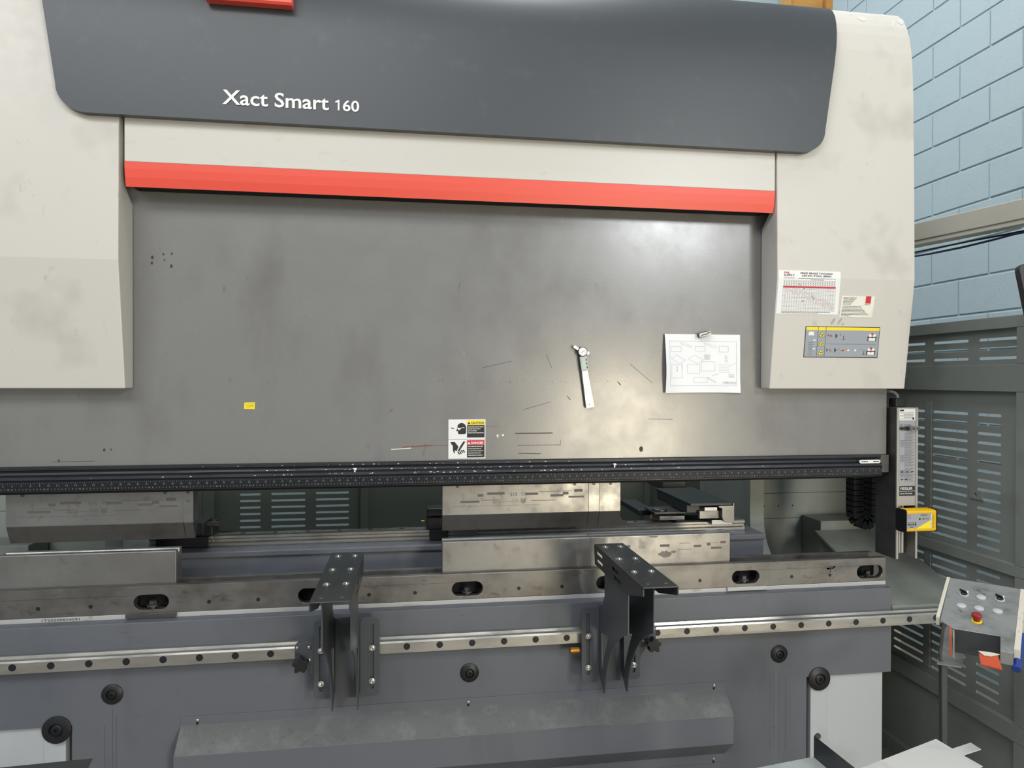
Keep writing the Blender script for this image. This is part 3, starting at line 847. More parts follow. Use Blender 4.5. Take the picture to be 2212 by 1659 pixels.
def die(x0, x1, label, marks=False):
    t = thing('die', label, 'die', ((x0+x1)/2, 2.34, 0.94), 'lower dies seated in the die holder')
    MB().px([(2.3125, 0.9396), (2.3125, 0.966), (2.3105, 0.966), (2.3105, 1.066), (2.3125, 1.0685), (2.330, 1.0685), (2.340, 1.052), (2.350, 1.0685), (2.3675, 1.0685), (2.3675, 0.9396)], x0, x1).build('die_block', 'steel_tool', t, bevel=0.0008, seg=1)
    if marks:
        m = MB(); fn = lambda a, b: (a, 2.3101, b); w = x1-x0
        for a, l, z, h in ((0.02, .03, 1.03, .007), (0.2, .04, 1.026, .009), (0.49, .035, 1.025, .009), (0.63, .04, 1.035, .0015), (0.62, .05, 1.013, .0012), (0.735, .015, 1.02, .008), (0.765, .012, 1.02, .008), (0.83, .014, 1.024, .010), (0.86, .04, 1.012, .007), (0.93, .02, 1.031, .008), (0.8, .06, 1.034, .0008), (0.05, .1, 1.012, .001)):
            rect(m, x0+a*w, x0+a*w+l, z, z+h, fn)
        put_text(m, '515', x0+0.34*w, 1.022, 0.010, fn)
        m.build('etched_marks', 'etched', t)
        m = MB()
        c0 = atY(1437, 1197, 2.3101)
        pts = []
        rr = random.Random(9)
        for i in range(26):
            a = 2*math.pi*i/26; r = 0.022*rr.uniform(.75, 1.1)
            pts.append((c0.x+1.25*r*math.cos(a), max(0.9675, c0.z+0.55*r*math.sin(a))))
        poly(m, pts, fn)
        c1 = atY(1455, 1192, 2.3101); poly(m, [(c1.x+a*1.2, c1.z+b*.6) for a, b in circle(0, 0, .008, 11)], fn)
        c1 = atY(1412, 1158, 2.3101); poly(m, [(c1.x+a*1.8, min(1.065, c1.z+b*.6)) for a, b in circle(0, 0, .010, 9)], fn)
        m.build('stain', 'steel_dark', t, kind='stuff')
die(-1.256, -0.741, 'plain steel die below the left punch')
die(0.107, 0.6218, 'plain steel die on the left of the pair under the right punch')
die(0.6222, 1.137, 'steel die with etched marks and dark stain behind the right support arm', marks=True)

# ------------------------------------------------------------------ backgauge behind the tools
bgx0, bgx1 = -1.0, 1.385
BG = thing('backgauge', 'painted backgauge beam with bright slide rail seen between punches and dies', 'backgauge', (0.19, 2.62, 0.0))
MB().box(bgx0, bgx1-0.004, 2.52, 2.62, 0.0, 0.990).build('beam', 'bed_paint', BG, bevel=0.002)
MB().box(bgx0, bgx1, 2.505, 2.70, 0.9905, 1.012).build('beam_lip', 'bed_paint', BG, bevel=0.004)
brl = MB().px([(2.585, 1.0125), (2.585, 1.023), (2.592, 1.028), (2.592, 1.036), (2.585, 1.041), (2.585, 1.049), (2.589, 1.053), (2.625, 1.053), (2.629, 1.049), (2.629, 1.0125)], bgx0+0.08, bgx1-0.05).build('slide_rail', 'steel_rail', BG)
h0 = MB().cyl((-0.72, 2.607, 1.0532), (0, 0, 1), 0.0085, 0.0006, 14).build('rail_hole', 'black_plastic', brl)
for k in range(1, 18): dup(h0, (0.1145*k, 0, 0))
def carriage(x, label, w=0.17):
    t = thing('slide_block', label, 'slide block', (x, 2.6, 1.012), 'slide blocks on the backgauge rail')
    MB().box(x-w/2, x+w/2, 2.565, 2.65, 1.0545, 1.10).build('block', 'black_plastic', t, bevel=0.003)
    MB().px([(2.562, 1.016), (2.562, 1.0545), (2.584, 1.0545), (2.584, 1.016)], x-w/2+0.01, x+w/2-0.01).build('front_skirt', 'black_plastic', t, bevel=0.002)
    MB().px([(2.630, 1.016), (2.630, 1.0545), (2.652, 1.0545), (2.652, 1.016)], x-w/2+0.01, x+w/2-0.01).build('back_skirt', 'black_plastic', t, bevel=0.002)
    for dx in (-w*.35, w*.35):
        for y in (2.585, 2.63): MB().cyl((x+dx, y, 1.1), (0, 0, 1), 0.006, 0.003, 8).build('screw', 'steel_dark', t)
    return t
# left carriage
c1 = carriage(-0.80, 'black slide block with round stud beside the left punch row', 0.20)
MB().px([(2.50, 1.075), (2.50, 1.115), (2.61, 1.115), (2.61, 1.10), (2.563, 1.10), (2.563, 1.075)], -0.80, -0.712).build('wedge_arm', 'black_plastic', c1, bevel=0.002)
p = atY(448, 1134, 2.56); MB().cyl((-0.715, 2.56, 1.098), (1, 0, 0), 0.0095, 0.042, 16).build('stud', 'steel_dark', c1)
# middle carriage
c2 = carriage(0.105, 'black slide block beside the right punch with bright end plates', 0.09)
MB().box(0.105+0.047, 0.105+0.125, 2.57, 2.645, 1.054, 1.064).build('end_plate', 'bright_steel', c2, bevel=0.001)
MB().box(0.105+0.047, 0.105+0.145, 2.562, 2.583, 1.030, 1.0535).build('end_block', 'bright_steel', c2, bevel=0.001)
MB().cyl((0.052, 2.572, 1.085), (-1, 0, 0), 0.0035, 0.012, 8).build('nipple', 'brass', c2)
MB().box(0.061, 0.149, 2.566, 2.649, 1.1035, 1.132).build('top_block', 'black_plastic', c2, bevel=0.003)
# right stop finger unit
FG = thing('stop_finger', 'dark backgauge stop finger with bright notched end near right frame', 'stop finger', (1.12, 2.7, 1.012))
fo = 0.015
def fbox(n, x0, x1, y0, y1, z0, z1, m, bv=0.002): return MB().box(x0+fo, x1+fo, y0, y1, z0, z1).build(n, m, FG, bevel=bv)
fbox('base_plate', 1.02, 1.20, 2.56, 2.66, 1.0545, 1.062, 'black_plastic')
MB().px([(2.57, 1.0622), (2.57, 1.078), (2.60, 1.086), (2.66, 1.086), (2.66, 1.0622)], 0.955+fo, 1.06+fo).build('riser', 'steel_tool', FG, bevel=0.002)
MB().lathe((0.985, 2.61, 1.0955), (0, 0, 1), [(0, 0.03), (0.006, 0.03), (0.009, 0.026)], 20).build('swivel', 'steel_dark', FG)
fbox('swivel_plate', 0.935, 1.12, 2.57, 2.69, 1.0865, 1.095, 'steel_dark')
fbox('finger_body', 1.045, 1.15, 2.52, 2.84, 1.0985, 1.132, 'finger_coat', 0.003)
fbox('finger_top', 1.045, 1.215, 2.482, 2.86, 1.1325, 1.1435, 'finger_coat')
MB().py([(1.158+fo, 1.132), (1.158+fo, 1.126), (1.172+fo, 1.122), (1.172+fo, 1.088), (1.178+fo, 1.074), (1.19+fo, 1.066), (1.222+fo, 1.066), (1.222+fo, 1.142), (1.216+fo, 1.142), (1.216+fo, 1.132)], 2.478, 2.60).build('finger_end', 'steel_tool', FG, bevel=0.001)
fbox('insert', 1.105, 1.157, 2.488, 2.498, 1.112, 1.126, 'bright_steel', 0.001)
fbox('notch_plate', 1.09, 1.172, 2.5, 2.519, 1.08, 1.11, 'steel_tool', 0.001)
MB().px([(2.50, 1.0555), (2.50, 1.074), (2.53, 1.074), (2.53, 1.0665), (2.545, 1.0665), (2.545, 1.0555)], 1.14+fo, 1.225+fo).build('guide_shoe', 'bright_steel', FG, bevel=0.001)
fbox('rear_slide', 1.08, 1.19, 2.87, 3.3, 1.132, 1.17, 'finger_coat', 0.004)
fbox('rear_foot', 0.915, 0.985, 2.70, 2.95, 1.056, 1.08, 'finger_coat', 0.004)
MB().lathe((0.945, 2.60, 1.0630), (0, 0, 1), [(0, 0.005), (0.012, 0.005), (0.018, 0.003)], 10).build('pin', 'brass', FG)

# ------------------------------------------------------------------ support arms
def support_arm(c, knob, label):
    t = thing('support_arm', label, 'support arm', (c, 2.21, 0.60), 'sheet support arms on the guide rail')
    Y0, Y1, ZT = 1.73, 2.215, 1.068
    # folded top tray
    tp = MB()
    hw = 0.05
    tp.px([(Y0, ZT-0.004), (Y1, ZT-0.004), (Y1, ZT), (Y0, ZT)], c-hw, c+hw)
    tpo = tp.build('top_plate', 'arm_sheet', t, bevel=0.0035, seg=2)
    for s in (-1, 1):
        xa, xb = sorted((c+s*hw, c+s*(hw-0.004)))
        fl = MB()
        out = [(Y0, ZT-0.0045), (Y0, ZT-0.024), (Y0+0.14, ZT-0.062), (Y1-0.01, ZT-0.066), (Y1, ZT-0.03), (Y1, ZT-0.0045)]
        hl = []
        for yc, zc in ((2.155, ZT-0.022), (2.150, ZT-0.046), (1.98, ZT-0.024), (1.96, ZT-0.046)):
            hl.append(oval(yc, zc, 0.075, 0.011, 5))
        fl.px(out, xa, xb, hl)
        fl.build('side_flange', 'arm_sheet', t, bevel=0.0008, seg=1)
    r0 = None
    for y in (1.875, 2.016, 2.166):
        for dx in (-0.025, 0.026):
            r0 = MB().lathe((c+dx, y, ZT), (0, 0, 1), [(0.0, 0.0125), (0.001, 0.0125), (0.001, 0.0095), (0.004, 0.007), (0.0055, 0.003)], 16).build('ball_roller', 'bright_steel', tpo, smooth=True)
    for y in (1.762, 1.985):
        for dx in (-0.025, 0.026): MB().lathe((c+dx, y, ZT), (0, 0, 1), [(0, 0.0065), (0.0015, 0.005)], 12).build('rivet', 'steel_dark', tpo)
    # two webs
    web = [(2.125, ZT-0.005), (1.885, ZT-0.005), (1.885, 0.884)]
    web += [(1.92, 0.869), (1.96, 0.846), (2.0, 0.816), (2.033, 0.785), (2.06, 0.752), (2.083, 0.718), (2.10, 0.685), (2.112, 0.65), (2.12, 0.62), (2.124, 0.606)]
    web += [(2.135, 0.604), (2.188, 0.655), (2.188, 0.872), (2.15, 0.885), (2.125, 0.92)]
    hole = [(2.158, 0.79), (2.075, 0.812), (2.098, 0.775), (2.118, 0.74), (2.136, 0.705), (2.152, 0.665)]
    for s in (-1, 1):
        xa, xb = sorted((c+s*0.040, c+s*0.036))
        MB().px(web, xa, xb, [hole]).build('web_plate', 'arm_paint', t, bevel=0.0006, seg=1)
    # back plate and slotted flanges
    MB().box(c-0.0355, c+0.0355, 2.182, 2.188, 0.62, 0.872).build('back_plate', 'arm_paint', t, bevel=0.0008)
    for s in (-1, 1):
        xa, xb = sorted((c+s*0.0405, c+s*0.1))
        sl = oval(c+s*0.078, 0.745, 0.010, 0.205, 6)
        MB().py(rrect(xa, xb, 0.62, 0.868, 0.012, 3), 2.182, 2.188, [sl]).build('slotted_flange', 'arm_paint', t, bevel=0.001)
        for z in (0.668, 0.772):
            MB().lathe((c+s*0.078, 2.182, z), (0, -1, 0), [(0, 0.010), (0.002, 0.010), (0.002, 0.0065), (0.010, 0.0065), (0.011, 0.005), (0.011, 0.003), (0.006, 0.0028)], 14).build('clamp_screw', 'bright_steel', t)
    # carriage on the rail
    MB().py(rrect(c-0.095, c+0.095, 0.63, 0.86, 0.015, 3), 2.1885, 2.2085).build('carriage_plate', 'arm_paint', t, bevel=0.001)
    k = knob
    pts = [(c+k*0.094, 0.83), (c+k*0.105, 0.815), (c+k*0.12, 0.80), (c+k*0.15, 0.795), (c+k*0.158, 0.787), (c+k*0.158, 0.74), (c+k*0.13, 0.725), (c+k*0.11, 0.70), (c+k*0.094, 0.665)]
    MB().py(pts, 2.190, 2.2085).build('knob_bracket', 'arm_paint', t, bevel=0.001)
    sp_ = []
    for i in range(60):
        a = 2*math.pi*i/60; r = 0.0205+0.0042*math.cos(5*a)
        sp_.append((c+k*0.135+r*math.sin(a), 0.744+r*math.cos(a)))
    MB().py(sp_, 2.140, 2.165).build('star_knob', 'black_plastic', t, bevel=0.003)
    MB().cyl((c+k*0.135, 2.165, 0.744), (0, 1, 0), 0.008, 0.026, 12).build('knob_shaft', 'steel_dark', t)
    for dx, z in ((0.15, 0.782), (0.115, 0.782), (0.112, 0.742)):
        MB().lathe((c+k*dx, 2.190, z), (0, -1, 0), [(0, 0.0045), (0.004, 0.0045), (0.005, 0.003)], 10).build('screw', 'bright_steel', t)
    return t
support_arm(-0.197, -1, 'grey sheet support arm with star knob on its left, nearest the left die')
a2 = support_arm(0.658, 1, 'dark sheet support arm standing in front of the etched right die')
MB().cyl((0.658-0.135, 2.2, 0.72), (1, 0, 0), 0.011, 0.03, 14).build('brass_knob', 'brass', a2)

# ------------------------------------------------------------------ light-guard column and head
LG = thing('light_guard_column', 'slim silver light guard column with printed label beside right ram end', 'light guard', (1.79, 2.28, 0.966))
cx0, cx1 = 1.7505, 1.835
cl = MB()
cl.pz([(cx0, 2.25), (cx0, 2.312), (cx0+0.005, 2.312), (cx0+0.005, 2.256), (cx0+0.008, 2.256), (cx0+0.008, 2.25)], 0.966, 1.5185)
cl.pz([(cx1, 2.25), (cx1, 2.312), (cx1-0.005, 2.312), (cx1-0.005, 2.256), (cx1-0.008, 2.256), (cx1-0.008, 2.25)], 0.966, 1.5185)
cl.build('side_profile', 'anodised', LG)
MB().box(cx0-0.0025, cx0-0.0002, 2.2515, 2.36, 0.966, 1.5175).build('dark_side_plate', 'steel_dark', LG)
MB().box(cx0+0.0082, cx1-0.0082, 2.252, 2.30, 1.16, 1.5182).build('face_plate', 'anodised', LG)
MB().box(cx0+0.03, cx0+0.038, 2.262, 2.30, 0.985, 1.16).build('inner_rib', 'anodised', LG)
MB().box(cx0+0.02, cx0+0.026, 2.262, 2.30, 0.985, 1.16).build('inner_rib', 'anodised', LG)
MB().box(cx0+0.0055, cx1-0.0055, 2.302, 2.310, 0.975, 1.5185).build('rear_wall', 'steel_dark', LG)
lx0, lx1 = cx0+0.010, cx1-0.010
fl_ = lambda a, b: (a, 2.2514, b)
fl2 = lambda a, b: (a, 2.2511, b)
m = MB(); rect(m, lx0, lx1, 1.238, 1.470, fl_); m.build('grey_label', 'silver_print', LG)
m = MB(); rect(m, lx0, lx1, 1.472, 1.514, fl_); m.build('white_label', 'white_print', LG)
m = MB(); rect(m, lx0+0.002, lx1, 1.196, 1.232, fl_)
rnd = random.Random(8)
rect(m, lx0+0.002, lx0+0.018, 1.505, 1.511, fl2)
for i in range(5): dashes(m, lx0+0.003+0.014*(i % 2), lx1-0.008, 1.498-0.0055*i, 0.0018, fl2, rnd)
rect(m, lx1-0.012, lx1-0.005, 1.474, 1.482, fl2)
put_text(m, 'CE', lx0+0.002, 1.448, 0.010, fl2, width=0.012)
for i in range(3): dashes(m, lx0+0.018, lx1-0.018, 1.455-0.004*i, 0.0014, fl2, rnd)
for i in range(46):
    z = 1.425-0.0039*i
    if 1.30 < z < 1.303: continue
    dashes(m, lx0+(0.004 if (i//7) % 2 else 0.022), lx1-0.004-0.006*(i % 3), z, 0.0011, fl2, rnd)
for x_, z_ in ((0.012, 1.283), (0.033, 1.283), (0.053, 1.283), (0.012, 1.255), (0.028, 1.255)):
    poly(m, [(lx0+x_-0.007, z_), (lx0+x_, z_+0.003), (lx0+x_+0.008, z_+0.002), (lx0+x_, z_-0.002)], fl2)
m.build('black_printing', 'black_print', LG)
m = MB()
put_text(m, 'FIESSLER', lx0+0.006, 1.2185, 0.0085, fl2, width=0.049, bold=0.01)
put_text(m, 'ELEKTRONIK', lx0+0.006, 1.2015, 0.0052, fl2, width=0.049)
line(m, lx0+0.002, 1.213, lx1, 1.213, 0.001, fl2)
m.build('white_printing', 'white_print', LG)
# connector and cable on top
MB().box(cx0+0.004, cx0+0.044, 2.262, 2.302, 1.519, 1.552).build('connector', 'black_plastic', LG, bevel=0.003)
ky = MB(); kz = atY(1957, 926, 2.24).z
ky.lathe((1.79, 2.2515, kz), (0, -1, 0), [(0, 0.008), (0.006, 0.008), (0.006, 0.004), (0.012, 0.004)], 14)
ky.py([(1.764, kz-.006), (1.772, kz-.003), (1.782, kz-.007), (1.79, kz), (1.782, kz+.007), (1.772, kz+.003), (1.764, kz+.006), (1.761, kz)], 2.243, 2.2475)
ky.build('key_switch', 'black_plastic', LG)
MB().py(circle(1.806, kz, 0.011, 16), 2.236, 2.2395, [circle(1.806, kz, 0.005, 10)]).build('key_bow', 'steel_tool', LG)
MB().box(1.816, 1.832, 2.236, 2.240, kz-0.006, kz+0.006).build('key_tag', 'steel_dark', LG, bevel=0.001)
cpts = [(1.776, 2.282, 1.5525), (1.776, 2.284, 1.562), (1.771, 2.29, 1.571), (1.763, 2.30, 1.576), (1.754, 2.32, 1.576), (1.7485, 2.345, 1.572), (1.747, 2.375, 1.567), (1.747, 2.40, 1.562)]
MB().tube(cpts, 0.0055, 10).build('sensor_cable', 'cable_grey', label='short grey cable arching from the top of the light guard column', cat='cable')
LH = thing('light_guard_head', 'yellow and black light guard sensor box on the silver column', 'sensor box', (1.81, 2.225, 1.075))
hx0, hx1, hy0, hy1, hz0, hz1 = 1.7475, 1.872, 2.20, 2.2495, 1.076, 1.152
MB().px(rrect(hy0, hy1, hz0, hz1, 0.006, 3), hx0+0.0035, hx1-0.0035).build('housing', 'yellow_paint', LH)
for a, b in ((hx0, hx0+0.0034), (hx1-0.0034, hx1)):
    MB().px(rrect(hy0-0.003, hy1, hz0-0.003, hz1+0.003, 0.008, 3), a, b).build('end_cap', 'black_plastic', LH)
for i, y in enumerate((2.212, 2.224, 2.236)):
    MB().box(hx0+0.005, hx1-0.005, y, y+0.005, hz1, hz1+0.0018).build('rib', 'yellow_paint', LH)
for z in (hz0+0.006, hz1-0.009): MB().box(hx0+0.004, hx1-0.004, hy0-0.0012, hy0, z, z+0.003).build('rib', 'yellow_paint', LH)
fq = lambda a, b: (hx0+0.005+a*(hx1-hx0-0.01), hy0-0.0006, hz0+0.011+b*(hz1-hz0-0.022))
fq2 = lambda a, b: (hx0+0.005+a*(hx1-hx0-0.01), hy0-0.0009, hz0+0.011+b*(hz1-hz0-0.022))
m = MB(); rect(m, 0.0, 0.86, 0, 1, fq); m.build('silver_label', 'silver_print', LH)
m = MB(); poly(m, [(0.30, 0), (0.82, 0), (0.82, 0.55)], fq2); m.build('yellow_field', 'yellow_print', LH)
fq3 = lambda a, b: (hx0+0.005+a*(hx1-hx0-0.01), hy0-0.0012, hz0+0.011+b*(hz1-hz0-0.022))
m = MB(); rect(m, 0.03, 0.32, 0.2, 0.42, fq2)
put_text(m, 'CE', 0.66, 0.6, 0.1, fq3, width=0.09); poly(m, [(0.44+x_*.55, 0.64+y_) for x_, y_ in circle(0, 0, 0.06, 12)], fq3)
for i in range(3): dashes(m, 0.53, 0.63, 0.6+0.04*i, 0.018, fq3, random.Random(i))
for i in range(3): dashes(m, 0.47, 0.70, 0.84+0.045*i, 0.018, fq3, random.Random(i+4))
for x_ in (0.04, 0.09):
    for z_ in (0.85, 0.7): poly(m, [(x_, z_), (x_+0.025, z_), (x_+0.012, z_+0.08)], fq3)
put_text(m, '30A0', 0.09, 0.05, 0.10, fq3, width=0.12)
for i in range(11): rect(m, 0.87, 0.94, 0.04+0.085*i, 0.06+0.085*i, fq3)
m.build('black_printing', 'black_print', LH)
m = MB(); put_text(m, 'FIESSLER', 0.05, 0.33, 0.065, fq3, width=0.24); put_text(m, 'ELEKTRONIK', 0.05, 0.225, 0.05, fq3, width=0.24)
for i in range(12): rect(m, 0.82, 0.865, 0.03+0.08*i, 0.075+0.08*i, fq3)
rect(m, 0.08, 0.23, 0.02, 0.04, fq3)
m.build('white_printing', 'white_print', LH)

# drag chain hanging by the right ram end
DC = thing('drag_chain', 'black cable drag chain hanging in a U behind the right ram end', 'cable chain', (1.71, 2.45, 1.13))
cxa = atY(1846, 1060, 2.455).x; rc_ = (atY(1884, 1060, 2.455).x-cxa)/2; czb = atY(1865, 1105, 2.455).z; n_ = 0
def chain_pt(s):
    L0 = 1.36-czb
    if s < L0: return Vector((cxa, 0, 1.36-s)), 0.0
    if s < L0+math.pi*rc_*1.0:
        a = (s-L0)/rc_; return Vector((cxa+rc_*(1-math.cos(a)), 0, czb-rc_*1.25*math.sin(a))), a
    return Vector((cxa+2*rc_, 0, czb+(s-L0-math.pi*rc_))), math.pi
s = 0.0
tot = 2*(1.36-czb)+math.pi*rc_
while s < tot:
    p, a = chain_pt(s)
    p2, a2_ = chain_pt(s+0.0215)
    d = (p2-p).normalized(); nn = Vector((d.z, 0, -d.x))
    m = MB()
    hw, th = 0.0235, 0.040
    pa, pb = p - d*0.002, p + d*0.0225
    for y0, y1 in ((2.43, 2.437), (2.473, 2.48)):
        m.add([Vector((q.x, y, q.z))+nn*s_ for q in (pa, pb) for y in (y0, y1) for s_ in (-th/2, th/2)], [(0, 1, 3, 2), (4, 6, 7, 5), (0, 4, 5, 1), (2, 3, 7, 6), (0, 2, 6, 4), (1, 5, 7, 3)])
    for s_ in (-th/2, th/2-0.003):
        m.add([Vector((q.x, y, q.z))+nn*(s_+e) for q in (p+d*0.004, p+d*0.014) for y in (2.437, 2.473) for e in (0, 0.003)], [(0, 1, 3, 2), (4, 6, 7, 5), (0, 4, 5, 1), (2, 3, 7, 6), (0, 2, 6, 4), (1, 5, 7, 3)])
    m.add([Vector((q.x, y, q.z))+nn*e for q in (p+d*0.001, p+d*0.0195) for y in (2.4335, 2.4765) for e in (-th*0.46, th*0.46)], [(0, 1, 3, 2), (4, 6, 7, 5), (0, 4, 5, 1), (2, 3, 7, 6), (0, 2, 6, 4), (1, 5, 7, 3)])
    m.build('chain_link', 'black_plastic', DC)
    s += 0.0215

# ------------------------------------------------------------------ guards
def slots(cols, rows, h):
    return [oval((a+b)/2, z, abs(b-a), h, 4) for (a, b) in cols for z in rows]
GX = 2.10
GD = thing('side_guard', 'grey slotted sheet guard wall along the right side of the machine', 'guard', (GX, 2.9, 0.0))
gcols = [(2.09, 2.269), (2.317, 2.491), (2.537, 2.711), (2.757, 2.93), (2.98, 3.15), (3.2, 3.37), (3.42, 3.6)]
gcols2 = [(2.168, 2.271)] + gcols[1:]
def gpanel(z0, z1, y0, y1, hl, xo=0.0, name='slotted_panel'):
    m = MB(); m.prism([(y0, z0), (y1, z0), (y1, z1), (y0, z1)], lambda a, b: (GX+xo, a, b), lambda a, b: (GX+xo+0.003, a, b), hl)
    return m.build(name, 'guard_paint', GD)
gpanel(1.675, 1.803, 2.075, 3.68, slots(gcols, (1.768, 1.7335, 1.699), 0.0105))
rows2 = [1.4905-0.0348*k for k in range(15)]
gpanel(0.975, 1.578, 2.075, 3.68, slots(gcols2, rows2, 0.0105))
gpanel(0.42, 0.935, 2.075, 3.68, slots(gcols2, [0.905-0.0348*k for k in range(14)], 0.0105))
gpanel(0.06, 0.36, 2.075, 3.68, [], name='kick_panel')
for z0, z1 in ((1.803, 1.846), (1.578, 1.675), (0.935, 0.975), (0.36, 0.42), (0.0, 0.06)):
    MB().box(GX-0.022, GX+0.02, 2.03, 3.70, z0, z1).build('cross_rail', 'guard_paint', GD, bevel=0.002)
for y0, y1 in ((2.03, 2.088), (3.655, 3.70)):
    for (z0, z1) in ((1.6755, 1.8025), (0.9755, 1.5775), (0.4205, 0.9345), (0.0605, 0.3595)):
        MB().box(GX-0.0215, GX+0.02, y0, y1, z0, z1).build('post', 'guard_paint', GD, bevel=0.002)
# stiffener strips on the lower half and latch plate
for z0, z1 in ((0.9765, 1.532), (0.445, 0.933)):
    MB().box(GX-0.0045, GX-0.0001, 2.497, 2.532, z0, z1).build('stiffener', 'guard_paint', GD)
lp = atX(2110, 1069, GX)
MB().px([(lp.y-0.032, lp.z-0.016), (lp.y+0.028, lp.z-0.016), (lp.y+0.028, lp.z+0.018), (lp.y-0.032, lp.z+0.018)], GX-0.006, GX-0.0002, [circle(lp.y, lp.z, 0.008, 12)]).build('latch_plate', 'guard_paint', GD, bevel=0.001)

RY = 3.70
RG = thing('rear_guard', 'grey green sheet guard with slots seen behind the backgauge', 'guard', (0.2, RY, 0.0))
sc = RY/3.79
rc1 = [(-0.896*sc, -0.79*sc), (-0.736*sc, -0.559*sc), (-0.505*sc, -0.33*sc)]
zr = atY(620, 1066.5, RY).z
rrows = [zr+0.034*k for k in range(-10, 12)]
m = MB(); m.py([(-1.0, 0.4), (-0.262, 0.4), (-0.262, 1.6), (-1.0, 1.6)], RY, RY+0.003, slots(rc1, rrows, 0.011))
m.build('slotted_panel', 'rear_paint', RG)
for x0, x1 in ((-1.9, -1.09), (-0.223, 1.30), (1.335, 2.07)):
    MB().box(x0, x1, RY, RY+0.003, 0.4, 1.6).build('plain_panel', 'rear_paint', RG)
for x0, x1 in ((-1.052, -1.0), (-1.09, -1.053), (-0.262, -0.223), (1.30, 1.335)):
    MB().box(x0, x1, RY-0.02, RY+0.03, 0.0, 1.6).build('post', 'rear_paint', RG, bevel=0.003)
for z0, z1 in ((1.6, 1.66), (0.34, 0.4)): MB().box(-1.9, 2.07, RY-0.021, RY+0.031, z0, z1).build('cross_rail', 'rear_paint', RG, bevel=0.003)
p = atY(485, 1153, RY); MB().box(p.x-0.034, p.x+0.034, RY-0.012, RY-0.0002, p.z-0.012, p.z+0.012).build('latch', 'black_plastic', RG, bevel=0.002)
p = atY(1384, 1095, RY); MB().lathe((p.x, RY-0.0002, p.z), (0, -1, 0), [(0, 0.012), (0.008, 0.012), (0.012, 0.007)], 14).build('lock_knob', 'black_plastic', RG)

# ------------------------------------------------------------------ boom, cables, pendant, crate
d_ = Vector((2.298, 2.28, 0))-Vector((2.2, 2.727, 0)); d_.normalize(); n2 = Vector((-d_.y, d_.x, 0))
A = Vector((2.2, 2.727, 0)) - d_*0.12; B = Vector((2.298, 2.28, 0)) + d_*0.6
BM = thing('pendant_boom', 'beige horizontal boom tube above the right guard', 'boom arm', ((A.x+B.x)/2, (A.y+B.y)/2, 0.0))
def slab(m, a, b, w0, w1, z0, z1):
    vs = [p + n2*w + Vector((0, 0, z)) for p in (a, b) for w in (w0, w1) for z in (z0, z1)]
    m.add(vs, [(0, 1, 3, 2), (4, 6, 7, 5), (0, 4, 5, 1), (2, 3, 7, 6), (0, 2, 6, 4), (1, 5, 7, 3)])
m = MB(); slab(m, A, B, -0.03, 0.03, 2.226, 2.302); m.build('tube', 'boom_paint', BM, bevel=0.003)
m = MB(); slab(m, A, B, -0.026, 0.034, 2.207, 2.2255); m.build('lower_lip', 'boom_paint', BM, bevel=0.002)
m = MB(); m.cyl((A.x+0.01, A.y, 0.0), (0, 0, 1), 0.045, 2.4, 20); m.build('post', 'boom_paint', BM)
m = MB(); slab(m, A-d_*0.06, A+d_*0.03, -0.045, 0.045, 2.20, 2.31); m.build('swivel_head', 'boom_paint', BM, bevel=0.006)
def cable(pix, X, name, mt, r, label):
    pts = [atX(u, v, X) for u, v in pix]
    dense = []
    for a, b in zip(pts, pts[1:]):
        for k in range(4): dense.append(a.lerp(b, k/4))
    dense.append(pts[-1])
    MB().tube(dense, r, 8).build(name, mt, label=label, cat='cable')
cable([(1940, 551), (1976, 545), (2040, 532), (2120, 516), (2170, 507), (2230, 495)], 2.30, 'cable', 'cable_black', 0.0042, 'black cable running just below the beige boom')
cable([(1940, 557), (1976, 553.5), (2010, 548), (2080, 534), (2150, 517), (2190, 506), (2230, 498)], 2.295, 'cable', 'cable_blue', 0.0045, 'dark blue cable sagging under the black cable below the boom')
PD = thing('control_pendant', 'black framed control pendant at the right edge below the boom', 'control pendant', (2.0, 1.80, 1.60))
pc = atY(2200, 569, 1.86)
dX = Vector((0.94, -0.34, 0.0)); dZ = Vector((0.14, -0.10, -1.0)).normalized(); dN = dX.cross(dZ).normalized()
fp = lambda a, b, o=0.0: pc + dX*a + dZ*b + dN*o
sgn_ = 1 if fp(0, 0, 1).y < pc.y else -1
m = MB(); m.prism(rrect(0, 0.42, 0, 0.34, 0.022, 4), lambda a, b: fp(a, b, 0.0), lambda a, b: fp(a, b, -0.03*sgn_)); m.build('housing', 'black_plastic', PD)
m = MB(); m.prism(rrect(0.035, 0.385, 0.035, 0.30, 0.004, 2), lambda a, b: fp(a, b, 0.0008*sgn_), lambda a, b: fp(a, b, -0.001*sgn_)); m.build('screen', 'screen_glass', PD)
e_ = fp(0.21, 0.02, -0.015*sgn_); bend = Vector((B.x-0.02, B.y, 2.21))
MB().tube([e_, Vector((e_.x, e_.y, 2.12)), bend.lerp(Vector((e_.x, e_.y, 2.21)), 0.8)], 0.02, 12).build('hanger', 'boom_paint', PD)
c_lo, c_hi = atY(1690, 15, 2.75), atY(1793, 5, 2.75)
CR8 = thing('wooden_crate', 'weathered wooden crate standing on top of the machine', 'crate', ((c_lo.x+c_hi.x)/2, 2.95, 2.9925))
zc0 = 2.993
for i in range(3):
    for y in (2.75, 3.13): MB().box(c_lo.x, c_hi.x, y, y+0.02, zc0+0.105*i+0.01, zc0+0.105*i+0.1).build('board', 'wood', CR8, bevel=0.002)
for x in (c_lo.x, c_hi.x-0.03):
    for y in (2.728, 3.15): MB().box(x, x+0.03, y, y+0.022, zc0, 3.40).build('corner_post', 'wood', CR8, bevel=0.002)
